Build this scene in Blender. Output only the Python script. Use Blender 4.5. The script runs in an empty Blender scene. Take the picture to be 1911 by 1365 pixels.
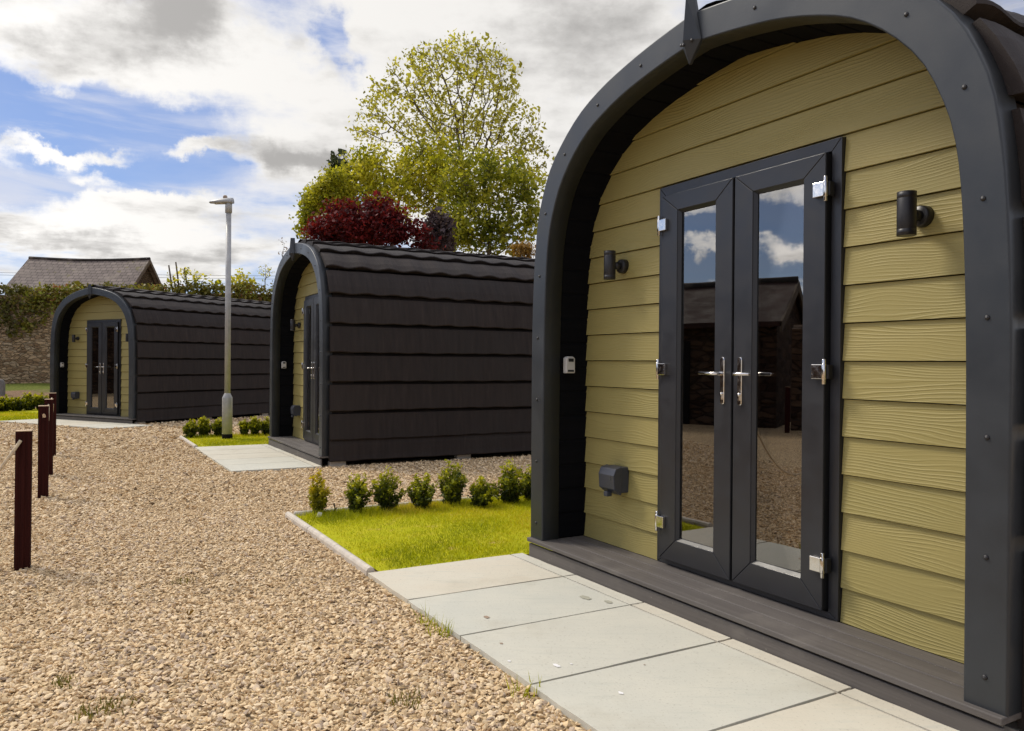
import bpy, math, random
import numpy as np
from mathutils import Vector, Matrix
R = math.radians
rng = np.random.default_rng(7)
random.seed(7)
sc = bpy.context.scene
COL = sc.collection
CAMZ = 1.217

def gz(x, y):
    """height of the gently falling yard"""
    return -0.008 * (y - 3.65)

# ------------------------------------------------------------------ nodes
class NT:
    def __init__(s, tree):
        s.t = tree; s.n = tree.nodes; s.l = tree.links
    def new(s, typ, **kw):
        n = s.n.new(typ)
        for k, v in kw.items(): setattr(n, k, v)
        return n
    def put(s, sock, v):
        if isinstance(v, bpy.types.NodeSocket): s.l.new(v, sock)
        elif v is not None: sock.default_value = v
    def math(s, op, a, b=None, c=None, clamp=False):
        n = s.new('ShaderNodeMath', operation=op, use_clamp=clamp)
        s.put(n.inputs[0], a); s.put(n.inputs[1], b); s.put(n.inputs[2], c)
        return n.outputs[0]
    def mix(s, f, a, b, blend='MIX'):
        n = s.new('ShaderNodeMix', data_type='RGBA', blend_type=blend)
        s.put(n.inputs[0], f); s.put(n.inputs[6], a); s.put(n.inputs[7], b)
        return n.outputs[2]
    def noise(s, vec, scale, detail=3, rough=.55, dim='3D', w=None, dist=0.):
        n = s.new('ShaderNodeTexNoise', noise_dimensions=dim)
        if vec is not None: s.put(n.inputs['Vector'], vec)
        if w is not None: s.put(n.inputs['W'], w)
        s.put(n.inputs['Scale'], scale); n.inputs['Detail'].default_value = detail
        n.inputs['Roughness'].default_value = rough; n.inputs['Distortion'].default_value = dist
        return n
    def ramp(s, fac, stops, interp='LINEAR'):
        n = s.new('ShaderNodeValToRGB'); cr = n.color_ramp; cr.interpolation = interp
        while len(cr.elements) < len(stops): cr.elements.new(.5)
        for e, (p, c) in zip(cr.elements, stops):
            e.position = p; e.color = (*c, 1) if len(c) == 3 else c
        s.put(n.inputs[0], fac); return n.outputs[0]
    def smooth(s, v, a, b, lo=0., hi=1.):
        n = s.new('ShaderNodeMapRange', interpolation_type='SMOOTHSTEP')
        s.put(n.inputs[0], v)
        for i, x in enumerate((a, b, lo, hi)): s.put(n.inputs[1 + i], x)
        return n.outputs[0]
    def bump(s, h, strength, dist, normal=None):
        n = s.new('ShaderNodeBump'); n.inputs['Strength'].default_value = strength
        n.inputs['Distance'].default_value = dist; s.put(n.inputs['Height'], h)
        if normal is not None: s.put(n.inputs['Normal'], normal)
        return n.outputs[0]
    def mapping(s, vec, scale=(1, 1, 1), rot=(0, 0, 0), loc=(0, 0, 0)):
        n = s.new('ShaderNodeMapping'); s.put(n.inputs[0], vec)
        n.inputs['Scale'].default_value = scale; n.inputs['Rotation'].default_value = rot
        n.inputs['Location'].default_value = loc
        return n.outputs[0]
    def attr(s, name): return s.new('ShaderNodeAttribute', attribute_name=name)
    def obj(s): return s.new('ShaderNodeTexCoord').outputs['Object']

def mat(name, col=(.5, .5, .5), rough=.6, metal=0., spec=.5):
    m = bpy.data.materials.new(name); m.use_nodes = True
    n = NT(m.node_tree); b = n.n['Principled BSDF']
    b.inputs['Base Color'].default_value = (*col, 1); b.inputs['Roughness'].default_value = rough
    b.inputs['Metallic'].default_value = metal; b.inputs['Specular IOR Level'].default_value = spec
    return m, n, b

def painted(name, col, rough, spec=.5, var=.12, scale=9, bump=.0006, metal=0.):
    """paint / powder coat with faint wear so no surface is perfectly even"""
    m, n, b = mat(name, col, rough, metal, spec)
    o = n.obj(); a = n.noise(o, scale, 5, .6).outputs[0]; f = n.noise(o, scale * 26, 3).outputs[0]
    c1 = tuple(x * (1 - var) for x in col); c2 = tuple(min(1, x * (1 + var)) for x in col)
    n.put(b.inputs['Base Color'], n.ramp(a, [(.3, c1), (.7, c2)]))
    n.put(b.inputs['Roughness'], n.smooth(a, .3, .75, rough - .08, rough + .1))
    n.put(b.inputs['Normal'], n.bump(f, .35, bump))
    return m

M = {}
M['anthracite'] = painted('anthracite', (.028, .0315, .036), .42, .5, .16, 3.5)
M['frame'] = painted('frame_grey', (.024, .024, .027), .36, .5, .08, 7)
M['gasket'] = painted('gasket', (.008, .008, .009), .6)
M['lamp_black'] = painted('lamp_black', (.020, .018, .019), .42, .45, .1, 20)
M['box_grey'] = painted('box_grey', (.045, .048, .062), .35, .5, .1, 20)
M['chrome'] = painted('chrome', (.72, .69, .66), .14, .5, .06, 30, .0001, 1.)
M['galv'] = painted('galvanised', (.40, .395, .385), .5, .5, .16, 12, .0006, .25)
M['marker_stone'] = painted('marker_stone', (.20, .19, .175), .9, .2, .2, 8, .004)
M['safe_grey'] = painted('safe_grey', (.50, .48, .45), .4)
M['white_patch'] = painted('white_patch', (.72, .70, .66), .8)
M['rope'] = painted('rope', (.62, .50, .34), .9, .2, .2, 60, .003)
M['wood_light'] = painted('wood_light', (.55, .40, .25), .8)
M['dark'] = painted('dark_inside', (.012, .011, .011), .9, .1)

# fibre cement boards with embossed wood grain
m, n, b = mat('siding', rough=.55, spec=.35)
o = n.obj(); bid = n.attr('bid').outputs['Fac']
sx = n.new('ShaderNodeSeparateXYZ'); n.put(sx.inputs[0], o)
w4 = n.math('MULTIPLY', bid, 37.3)
v1 = n.mapping(o, (1.75, 1, 7.2)); n1 = n.noise(v1, 1.0, 1.2, .4, '4D', w4).outputs[0]
n2 = n.noise(n.mapping(o, (5, 1, 40)), 1.0, 2, .5, '4D', w4).outputs[0]
ph = n.math('ADD', n.math('MULTIPLY', sx.outputs[2], 72.), n.math('MULTIPLY', n1, 10.))
ph = n.math('ADD', ph, n.math('MULTIPLY', n2, .8))
s1 = n.math('SINE', n.math('MULTIPLY', ph, 6.2832))
ridge = n.math('POWER', n.smooth(s1, -.2, 1.0), 1.6)
patch = n.smooth(n.noise(n.mapping(o, (2.4, 1, 8)), 1., 2, .5, '4D', n.math('ADD', w4, 5.)).outputs[0], .36, .58, .25, 1.)
fine = n.noise(n.mapping(o, (14, 1, 260)), 1., 3).outputs[0]
h = n.math('ADD', n.math('MULTIPLY', ridge, patch), n.math('MULTIPLY', fine, .22))
big = n.noise(o, 2.3, 4).outputs[0]
cc = n.mix(n.math('MULTIPLY', bid, .55), (.350, .284, .100, 1), (.288, .242, .080, 1))
n.put(b.inputs['Base Color'], n.mix(n.smooth(big, .35, .7), cc, (.325, .266, .092, 1)))
n.put(b.inputs['Normal'], n.bump(h, .58, .0021))
M['siding'] = m

# stone coated roof tiles
m, n, b = mat('roof_tile', rough=.72, spec=.32)
o = n.obj(); g = n.noise(o, 240, 2, .7).outputs[0]; st = n.noise(n.mapping(o, (1, 9, 1.1)), 2.2, 4, .6).outputs[0]
pt = n.noise(o, 1.3, 4, .6).outputs[0]; tid = n.attr('bid').outputs['Fac']
c = n.ramp(st, [(.3, (.0165, .0105, .0085)), (.6, (.0275, .0182, .0148)), (.8, (.042, .0290, .0235))])
c = n.mix(n.smooth(pt, .4, .75, 0, .5), c, (.028, .0225, .019, 1))
c = n.mix(n.math('MULTIPLY', tid, .45), c, (.0125, .0102, .0100, 1))
c = n.mix(n.smooth(g, .62, .78, 0, .5), c, (.075, .066, .062, 1))
n.put(b.inputs['Base Color'], c)
n.put(b.inputs['Normal'], n.bump(n.math('ADD', g, n.math('MULTIPLY', st, 1.5)), .6, .003))
M['tile'] = m

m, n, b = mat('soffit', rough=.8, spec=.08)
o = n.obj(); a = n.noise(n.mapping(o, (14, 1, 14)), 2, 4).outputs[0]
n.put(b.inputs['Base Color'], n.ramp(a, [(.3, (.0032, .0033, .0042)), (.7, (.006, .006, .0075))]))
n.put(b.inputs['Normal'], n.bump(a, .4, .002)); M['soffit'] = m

m, n, b = mat('deck', rough=.62, spec=.35)
o = n.obj(); a = n.noise(n.mapping(o, (1.2, 60, 60)), 1, 4, .6).outputs[0]; p2 = n.noise(o, 5, 5, .65).outputs[0]
sp = n.noise(o, 70, 2).outputs[0]
c = n.ramp(a, [(.25, (.082, .072, .066)), (.75, (.135, .120, .110))])
c = n.mix(n.smooth(p2, .5, .75, 0, .5), c, (.185, .165, .145, 1))
c = n.mix(n.smooth(sp, .70, .76, 0, .7), c, (.30, .27, .23, 1))
n.put(b.inputs['Base Color'], c); n.put(b.inputs['Normal'], n.bump(a, .6, .002)); M['deck'] = m

# double glazing
m, n, b = mat('glass')
n.n.remove(b)
tr = n.new('ShaderNodeBsdfTransparent'); tr.inputs[0].default_value = (.42, .41, .40, 1)
gl = n.new('ShaderNodeBsdfGlossy'); gl.inputs['Roughness'].default_value = 0.0; gl.inputs[0].default_value = (.98, .96, .94, 1)
wv = n.noise(n.obj(), 1.6, 1).outputs[0]; n.put(gl.inputs['Normal'], n.bump(wv, .12, .006))
fr = n.new('ShaderNodeFresnel'); fr.inputs[0].default_value = 1.5
f = n.math('ADD', n.math('MULTIPLY', fr.outputs[0], 1.9), .13, clamp=True)
mx = n.new('ShaderNodeMixShader'); n.put(mx.inputs[0], f)
n.l.new(tr.outputs[0], mx.inputs[1]); n.l.new(gl.outputs[0], mx.inputs[2])
n.l.new(mx.outputs[0], n.n['Material Output'].inputs[0]); M['glass'] = m

# paving
m, n, b = mat('paving', rough=.75, spec=.3)
o = n.obj(); bid = n.attr('bid').outputs['Fac']
a = n.noise(o, 3.1, 6, .62).outputs[0]; f = n.noise(o, 95, 3, .6).outputs[0]; l = n.noise(n.mapping(o, (3, 22, 1)), 1.5, 4).outputs[0]
c = n.mix(bid, (.545, .535, .460, 1), (.61, .55, .435, 1))
c = n.mix(n.smooth(a, .35, .7, 0, .55), c, (.625, .595, .495, 1))
c = n.mix(n.smooth(l, .52, .75, 0, .5), c, (.48, .48, .41, 1)); dk = n.noise(o, 1.1, 7, .7).outputs[0]; c = n.mix(n.smooth(dk, .50, .70, 0, .45), c, (.42, .38, .29, 1))
c = n.mix(n.smooth(f, .58, .72, 0, .45), c, (.30, .27, .21, 1))
n.put(b.inputs['Base Color'], c); n.put(b.inputs['Normal'], n.bump(n.math('ADD', l, n.math('MULTIPLY', f, .5)), .35, .004)); M['paving'] = m
M['joint'] = painted('joint_sand', (.10, .07, .05), .95, .2, .3, 30, .004)
M['kerb'] = painted('kerb_concrete', (.56, .50, .42), .85, .25, .16, 14, .003)
M['droppings'] = painted('droppings', (.80, .78, .76), .8)
M['rust'] = painted('rust_mark', (.33, .24, .17), .8)
M['damp'] = painted('damp_mark', (.40, .385, .30), .6)

# gravel: ground sheet and stones share one palette
PAL = [(0., (.20, .140, .085)), (.14, (.45, .315, .170)), (.36, (.64, .46, .252)), (.58, (.75, .56, .325)), (.78, (.83, .66, .43)), (.92, (.64, .49, .34)), (1., (.37, .28, .20))]
m, n, b = mat('gravel_ground', rough=.9, spec=.2)
o = n.obj()
vo = n.new('ShaderNodeTexVoronoi'); vo.inputs['Scale'].default_value = 55; n.put(vo.inputs['Vector'], n.mapping(o, (1, 1, 1)))
sp = n.new('ShaderNodeSeparateColor'); n.l.new(vo.outputs['Color'], sp.inputs[0])
c = n.ramp(sp.outputs[0], PAL)
c = n.mix(n.smooth(vo.outputs['Distance'], .45, .75, 0, .7), c, (.085, .06, .038, 1))
lo = n.noise(o, .55, 5, .6).outputs[0]
c = n.mix(n.smooth(lo, .5, .72, 0, .35), c, (.30, .21, .125, 1))
n.put(b.inputs['Base Color'], n.mix(1., c, (.80, .78, .74, 1), 'MULTIPLY'))
n.put(b.inputs['Normal'], n.bump(n.math('SUBTRACT', 1., vo.outputs['Distance']), .9, .012)); M['gravel_ground'] = m
m, n, b = mat('stone_chip', rough=.85, spec=.25)
at = n.attr('bid').outputs['Fac']; f = n.noise(n.obj(), 160, 3).outputs[0]
c = n.ramp(at, PAL); n.put(b.inputs['Base Color'], n.mix(n.smooth(f, .4, .75, 0, .35), c, (.55, .46, .36, 1))); M['stone_chip'] = m

m, n, b = mat('lawn_soil', rough=.95, spec=.1)
o = n.obj(); a = n.noise(o, 6, 5, .6).outputs[0]
n.put(b.inputs['Base Color'], n.ramp(a, [(.35, (.36, .37, .008)), (.6, (.42, .39, .015)), (.74, (.42, .31, .09))])); M['lawn_soil'] = m
m, n, b = mat('bank', rough=.95, spec=.1)
o = n.obj(); a = n.noise(o, .9, 6, .65).outputs[0]; sx = n.new('ShaderNodeSeparateXYZ'); n.put(sx.inputs[0], o)
yy = n.math('ADD', sx.outputs[1], n.math('MULTIPLY', n.math('SUBTRACT', a, .5), 5.))
fine = n.noise(o, 14, 4).outputs[0]
soil = n.ramp(fine, [(.3, (.16, .10, .06)), (.7, (.27, .18, .115))]); gr = n.ramp(fine, [(.3, (.075, .095, .018)), (.7, (.17, .19, .035))])
n.put(b.inputs['Base Color'], n.mix(n.smooth(yy, 25.6, 26.6), soil, gr)); n.put(b.inputs['Normal'], n.bump(fine, .8, .06)); M['bank'] = m

def leafy(name, stops, trans=.45, rough=.55):
    m = bpy.data.materials.new(name); m.use_nodes = True; n = NT(m.node_tree); b = n.n['Principled BSDF']
    a = n.attr('bid').outputs['Fac']; c = n.ramp(a, stops)
    n.put(b.inputs['Base Color'], c); b.inputs['Roughness'].default_value = rough; b.inputs['Specular IOR Level'].default_value = .3
    t = n.new('ShaderNodeBsdfTranslucent'); n.put(t.inputs[0], n.mix(1., c, (1.25, 1.2, .75, 1), 'MULTIPLY'))
    x = n.new('ShaderNodeMixShader'); x.inputs[0].default_value = trans
    n.l.new(b.outputs[0], x.inputs[1]); n.l.new(t.outputs[0], x.inputs[2]); n.l.new(x.outputs[0], n.n['Material Output'].inputs[0])
    return m
M['grass'] = leafy('grass_blade', [(0, (.22, .25, .004)), (.4, (.41, .43, .005)), (.75, (.54, .50, .010)), (1, (.62, .48, .06))], .35)
M['sycamore_leaf'] = leafy('sycamore_leaf', [(0, (.17, .165, .018)), (.5, (.38, .37, .050)), (1, (.56, .53, .10))], .6)
M['bright_leaf'] = leafy('bright_leaf', [(0, (.17, .19, .012)), (.5, (.42, .41, .028)), (1, (.64, .58, .08))], .6)
M['green_leaf'] = leafy('green_leaf', [(0, (.09, .115, .010)), (.5, (.27, .285, .022)), (1, (.52, .49, .06))], .55)
M['dark_leaf'] = leafy('dark_leaf', [(0, (.020, .030, .012)), (.5, (.045, .06, .022)), (1, (.08, .10, .03))], .2)
M['red_leaf'] = leafy('red_leaf', [(0, (.035, .005, .006)), (.5, (.115, .010, .012)), (1, (.25, .022, .022))], .45)
M['purple_leaf'] = leafy('purple_leaf', [(0, (.045, .03, .035)), (.5, (.09, .062, .068)), (1, (.15, .11, .11))], .3)
M['pink_leaf'] = leafy('pink_leaf', [(0, (.16, .09, .06)), (.5, (.25, .16, .10)), (1, (.33, .25, .16))], .35)
M['orange_leaf'] = leafy('orange_leaf', [(0, (.16, .09, .02)), (1, (.34, .20, .04))], .35)
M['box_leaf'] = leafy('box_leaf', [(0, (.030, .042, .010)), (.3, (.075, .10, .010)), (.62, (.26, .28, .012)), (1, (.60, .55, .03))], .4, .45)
M['yellow_leaf'] = leafy('yellow_leaf', [(0, (.11, .12, .012)), (.5, (.40, .36, .016)), (1, (.66, .50, .03))], .35, .4)
M['ivy_leaf'] = leafy('ivy_leaf', [(0, (.08, .075, .018)), (.35, (.15, .145, .022)), (.6, (.24, .19, .035)), (.8, (.24, .28, .03)), (.9, (.33, .33, .04)), (1, (.34, .15, .06))], .25)
M['bark'] = painted('bark', (.11, .085, .06), .9, .2, .35, 6, .02)
M['twig'] = painted('twig', (.14, .10, .065), .9, .2, .3, 20, .004)

# recycled plastic posts
m, n, b = mat('post_brown', rough=.75, spec=.10)
o = n.obj(); a = n.noise(n.mapping(o, (50, 50, 3)), 1, 4).outputs[0]
n.put(b.inputs['Base Color'], n.ramp(a, [(.3, (.022, .0042, .0035)), (.75, (.040, .0085, .0065))])); n.put(b.inputs['Normal'], n.bump(a, .5, .002)); M['post'] = m

# rubble stone wall
def rubble(name, cols, mortar, sc_=2.3, vy='xz'):
    m, n, b = mat(name, rough=.92, spec=.15)
    o = n.obj(); dn = n.noise(o, 3.1, 3)
    ov = n.new('ShaderNodeVectorMath', operation='MULTIPLY_ADD'); n.put(ov.inputs[0], dn.outputs['Color']); ov.inputs[1].default_value = (.16, .16, .16); n.put(ov.inputs[2], o)
    mp = n.mapping(ov.outputs[0], (1.2, 1.2, 3.6))
    v = n.new('ShaderNodeTexVoronoi'); v.inputs['Scale'].default_value = sc_; n.put(v.inputs['Vector'], mp)
    e = n.new('ShaderNodeTexVoronoi', feature='DISTANCE_TO_EDGE'); e.inputs['Scale'].default_value = sc_; n.put(e.inputs['Vector'], mp)
    s = n.new('ShaderNodeSeparateColor'); n.l.new(v.outputs['Color'], s.inputs[0])
    f = n.noise(o, 11, 5, .65).outputs[0]; big = n.noise(o, .45, 4).outputs[0]
    c = n.ramp(s.outputs[0], cols); c = n.mix(n.smooth(f, .45, .85, 0, .6), c, tuple(.35 * x for x in cols[1][1]) + (1,))
    c = n.mix(n.smooth(e.outputs['Distance'], .0, .07, .8, 0.), c, (*mortar, 1))
    c = n.mix(n.smooth(big, .52, .72, 0, .25), c, (.16, .13, .06, 1))
    c = n.mix(n.smooth(n.noise(o, 1.9, 4).outputs[0], .68, .74, 0, .6), c, tuple(1.4 * x for x in cols[2][1]) + (1,))
    n.put(b.inputs['Base Color'], c)
    n.put(b.inputs['Normal'], n.bump(n.math('ADD', n.smooth(e.outputs['Distance'], 0, .12), n.math('MULTIPLY', f, .6)), 1., .09))
    return m
M['rubble'] = rubble('rubble_wall', [(0, (.23, .145, .080)), (.3, (.42, .275, .155)), (.6, (.58, .40, .235)), (.85, (.38, .28, .18)), (1, (.66, .49, .32))], (.44, .32, .20), 3.1)
M['rubble2'] = rubble('outbuilding_stone', [(0, (.035, .02, .013)), (.4, (.07, .042, .028)), (.7, (.11, .068, .042)), (1, (.065, .045, .034))], (.05, .035, .026), 2.6)
m, n, b = mat('slate', rough=.8, spec=.25)
o = n.obj(); br = n.new('ShaderNodeTexBrick'); n.put(br.inputs['Vector'], n.new('ShaderNodeUVMap').outputs[0])
br.inputs['Scale'].default_value = 1.; br.inputs['Brick Width'].default_value = .30; br.inputs['Row Height'].default_value = .25; br.inputs['Mortar Size'].default_value = .012
br.inputs['Color1'].default_value = (.150, .118, .105, 1); br.inputs['Color2'].default_value = (.215, .172, .150, 1); br.inputs['Mortar'].default_value = (.03, .025, .022, 1)
big = n.noise(o, 1.1, 6, .65).outputs[0]
c = n.mix(n.smooth(big, .5, .7, 0, .6), br.outputs['Color'], (.26, .215, .175, 1)); c = n.mix(n.smooth(n.noise(o, 2.3, 4).outputs[0], .64, .7, 0, .8), c, (.15, .13, .05, 1))
n.put(b.inputs['Base Color'], c); n.put(b.inputs['Normal'], n.bump(br.outputs['Fac'], .7, -.02)); M['slate'] = m
m2 = painted('slate_red', (.034, .017, .014), .8, .2, .3, 3, .01); M['slate_red'] = m2

# ------------------------------------------------------------------ mesh builders
def link(name, me, mats, parent=None, loc=None):
    o = bpy.data.objects.new(name, me); COL.objects.link(o)
    for m in (mats if isinstance(mats, (list, tuple)) else [mats]): me.materials.append(m)
    if parent: o.parent = parent
    if loc is not None: o.location = loc
    return o

class MB:
    """collects shapes; build() links them as one mesh object"""
    def __init__(s): s.v = []; s.f = []; s.a = []; s.mi = []; s.sm = []
    def add(s, vs, fs, a=0., mi=0, sm=False):
        k = len(s.v); s.v += [tuple(x) for x in vs]; s.a += [a] * len(vs)
        for f in fs: s.f.append([i + k for i in f]); s.mi.append(mi); s.sm.append(sm)
        return s
    def box(s, x0, x1, y0, y1, z0, z1, **k):
        return s.add([(x0, y0, z0), (x1, y0, z0), (x1, y1, z0), (x0, y1, z0), (x0, y0, z1), (x1, y0, z1), (x1, y1, z1), (x0, y1, z1)],
                     [(3, 2, 1, 0), (4, 5, 6, 7), (0, 1, 5, 4), (1, 2, 6, 5), (2, 3, 7, 6), (3, 0, 4, 7)], **k)
    def rings(s, R_, close=False, cap=True, loop=True, **k):
        """sweep: list of rings of equal length"""
        n = len(R_[0]); vs = [p for r in R_ for p in r]; fs = []
        m = len(R_)
        for i in range(m if close else m - 1):
            j = (i + 1) % m
            for q in range(n if loop else n - 1):
                q2 = (q + 1) % n; fs.append((i * n + q, i * n + q2, j * n + q2, j * n + q))
        if cap and not close and loop: fs.append(tuple(range(n - 1, -1, -1))); fs.append(tuple((m - 1) * n + i for i in range(n)))
        return s.add(vs, fs, **k)
    def tube(s, pts, rad, n=10, cap=True, **k):
        pts = [Vector(p) for p in pts]; rs = rad if isinstance(rad, (list, tuple)) else [rad] * len(pts); out = []
        u = None
        for i, p in enumerate(pts):
            t = (pts[min(i + 1, len(pts) - 1)] - pts[max(i - 1, 0)])
            t = t.normalized() if t.length > 1e-9 else Vector((0, 0, 1))
            if u is None or abs(u.dot(t)) > .95: u = t.orthogonal().normalized()
            u = (u - t * u.dot(t)).normalized(); w = t.cross(u)
            out.append([p + (u * math.cos(2 * math.pi * q / n) + w * math.sin(2 * math.pi * q / n)) * rs[i] for q in range(n)])
        k.setdefault('sm', True)
        return s.rings(out, cap=cap, **k)
    def build(s, name, mats, parent=None, loc=None, bevel=0., seg=2, attr=False, auto=False):
        me = bpy.data.meshes.new(name); me.from_pydata(s.v, [], s.f)
        me.polygons.foreach_set('material_index', s.mi); me.polygons.foreach_set('use_smooth', s.sm)
        if attr:
            at = me.attributes.new('bid', 'FLOAT', 'POINT'); at.data.foreach_set('value', s.a)
        me.update(); o = link(name, me, mats, parent, loc)
        if bevel:
            b = o.modifiers.new('bevel', 'BEVEL'); b.width = bevel; b.segments = seg; b.limit_method = 'ANGLE'; b.angle_limit = R(35)
        return o

def mesh_np(name, V, F, mats, bid=None, smooth=False, parent=None, loc=None):
    """V (N,3); F (M,k) of equal-size polygons; bid per vertex"""
    me = bpy.data.meshes.new(name); n, k = F.shape
    me.vertices.add(len(V)); me.vertices.foreach_set('co', np.ascontiguousarray(V, dtype=np.float32).ravel())
    me.loops.add(n * k); me.loops.foreach_set('vertex_index', F.astype(np.int32).ravel())
    me.polygons.add(n); me.polygons.foreach_set('loop_start', np.arange(0, n * k, k, dtype=np.int32))
    me.polygons.foreach_set('use_smooth', np.full(n, smooth))
    if bid is not None:
        at = me.attributes.new('bid', 'FLOAT', 'POINT'); at.data.foreach_set('value', np.asarray(bid, dtype=np.float32))
    me.update(calc_edges=True)
    return link(name, me, mats, parent, loc)

def tag(o, label=None, cat=None, group=None, kind=None):
    for k, v in (('label', label), ('category', cat), ('group', group), ('kind', kind)):
        if v: o[k] = v
    return o
def empty(name, loc, rz=0.):
    o = bpy.data.objects.new(name, None); COL.objects.link(o); o.location = loc; o.rotation_euler = (0, 0, rz)
    o.empty_display_size = .2
    return o
def copy_tree(o, parent=None):
    c = o.copy(); COL.objects.link(c); c.parent = parent
    for ch in list(o.children): copy_tree(ch, c)
    return c

# ------------------------------------------------------------------ pods
H0 = .1284; DW = .333; L = 6.0
PODS = [((.8347, 3.6524), -1.04822, -1.0885), ((-2.9665, 10.5485), -1.05721, -1.1310), ((-8.9746, 16.5491), -.50002, -1.1912)]
OUT = [(1.427, 0), (1.428, .6), (1.428, 1.2), (1.414, 1.58), (1.392, 1.82), (1.350, 2.03), (1.240, 2.255), (1.090, 2.405), (.914, 2.525), (.715, 2.605), (.50, 2.660), (.30, 2.698), (.12, 2.724), (0, 2.738)]
INN = [(1.288, 0), (1.288, .6), (1.284, 1.2), (1.268, 1.62), (1.242, 1.84), (1.198, 1.985), (1.120, 2.14), (1.000, 2.275), (.86, 2.380), (.715, 2.447), (.526, 2.508), (.32, 2.550), (.12, 2.580), (0, 2.592)]

def spline(P, n):
    P = np.array(P, float); d = np.r_[0, np.cumsum(np.linalg.norm(np.diff(P, axis=0), axis=1))]
    Q = np.vstack([2 * P[0] - P[1], P, 2 * P[-1] - P[-2]]); out = []
    for s in np.linspace(0, d[-1], n):
        i = min(np.searchsorted(d, s, 'right') - 1, len(P) - 2); t = (s - d[i]) / (d[i + 1] - d[i])
        a, b_, c, e = Q[i], Q[i + 1], Q[i + 2], Q[i + 3]
        out.append(.5 * ((2 * b_) + (-a + c) * t + (2 * a - 5 * b_ + 4 * c - e) * t * t + (-a + 3 * b_ - 3 * c + e) * t ** 3))
    return np.array(out)
def full(half):
    """right half bottom->apex to a whole arch left bottom->apex->right bottom"""
    l = half * [-1, 1]; return np.vstack([l, half[::-1][1:]])
NP = 44
oH = spline(OUT, NP); iH = spline(INN, NP); oF = full(oH); iF = full(iH)
def inner_x(z):
    """half width of the inner profile at height z above the deck"""
    i = spline(INN, 200); zs = i[:, 1]; xs = i[:, 0]
    return float(np.interp(z, zs, xs))
INNX = spline(INN, 300)
def wx(z): return float(np.interp(z, INNX[:, 1], INNX[:, 0])) + .02 if z < INNX[-1, 1] else 0.

pod = empty('glamping_pod', (0, 0, 0))

# arch surround
a = MB(); rings = []
for (ox, oz), (ix, iz) in zip(oF, iF):
    d = np.array([ix - ox, iz - oz]); d /= np.linalg.norm(d); o_ = np.array([ox, oz]); i_ = np.array([ix, iz])
    sec = []
    for base, off, y in ((i_, 0, .12), (i_, 0, .008), (i_, -.0023, .0023), (i_, -.008, 0), (o_, .009, 0), (o_, .0045, .0015), (o_, .0015, .0045), (o_, 0, .009), (o_, 0, .12)):
        p = base + d * off; sec.append((p[0], y, p[1] + H0))
    rings.append(sec)
a.rings(rings, sm=True)
arch = a.build('arch_surround', M['anthracite'], pod)
for p_ in arch.data.polygons:
    if len(p_.vertices) > 4: p_.use_smooth = False
wn = arch.modifiers.new('weighted_normal', 'WEIGHTED_NORMAL'); wn.mode = 'FACE_AREA'; wn.weight = 90; wn.keep_sharp = True
# bolts on the surround
mid = (oF + iF) / 2; ds = np.r_[0, np.cumsum(np.linalg.norm(np.diff(mid, axis=0), axis=1))]
bm_ = MB(); dome = []
for k in range(5):
    t = k / 4 * math.pi / 2
    dome.append([(.009 * math.cos(t) * math.cos(q) + 0, -.007 * math.sin(t), .009 * math.cos(t) * math.sin(q)) for q in np.linspace(0, 2 * math.pi, 10, endpoint=False)])
bm_.rings(dome, sm=True)
bolt = None
spots = []
for s_ in np.linspace(.10, ds[-1] - .10, 19):
    x = np.interp(s_, ds, mid[:, 0]); z = np.interp(s_, ds, mid[:, 1])
    if abs(x) > .05: spots.append((x + (.02 if x > 0 else -.012) * 0, z))
for (x, z) in spots:
    if bolt is None: bo = bolt = bm_.build('bolt', M['lamp_black'], arch)
    else: bo = bolt.copy(); COL.objects.link(bo); bo.parent = arch
    bo.location = (x, 0, z + H0)

# finial: a folded kite blade over the joint at the apex
f_ = MB(); zt = 2.488 + H0; pts = [(0, zt), (.062, zt + .105), (.014, zt + .315), (-.014, zt + .315), (-.062, zt + .105)]
fr = [(x, -.012 - (.045 if abs(x) < .01 else .018 if abs(x) < .03 else .0), z) for x, z in pts]
midl = [(0, -.020, zt), (0, -.062, zt + .105), (0, -.045, zt + .315)]
vs = [midl[0], (.062, -.006, zt + .105), (.014, -.006, zt + .315), midl[2], midl[1], (-.062, -.006, zt + .105), (-.014, -.006, zt + .315),
      (0, -.002, zt + .004), (.060, .012, zt + .105), (.013, .012, zt + .315), (-.060, .012, zt + .105), (-.013, .012, zt + .315)]
f_.add(vs, [(0, 1, 4), (1, 2, 3, 4), (0, 4, 5), (4, 3, 6, 5), (7, 10, 11, 9, 8), (0, 7, 8, 1), (1, 8, 9, 2), (0, 5, 10, 7), (5, 6, 11, 10), (2, 9, 11, 6, 3)])
fin = f_.build('finial', M['anthracite'], pod, bevel=.002)
for (x, z) in ((-.035, zt + .10), (.0, zt + .085), (.035, zt + .10)):
    bo = bolt.copy(); COL.objects.link(bo); bo.parent = fin; bo.location = (x, -.037 if x else -.056, z)

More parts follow.
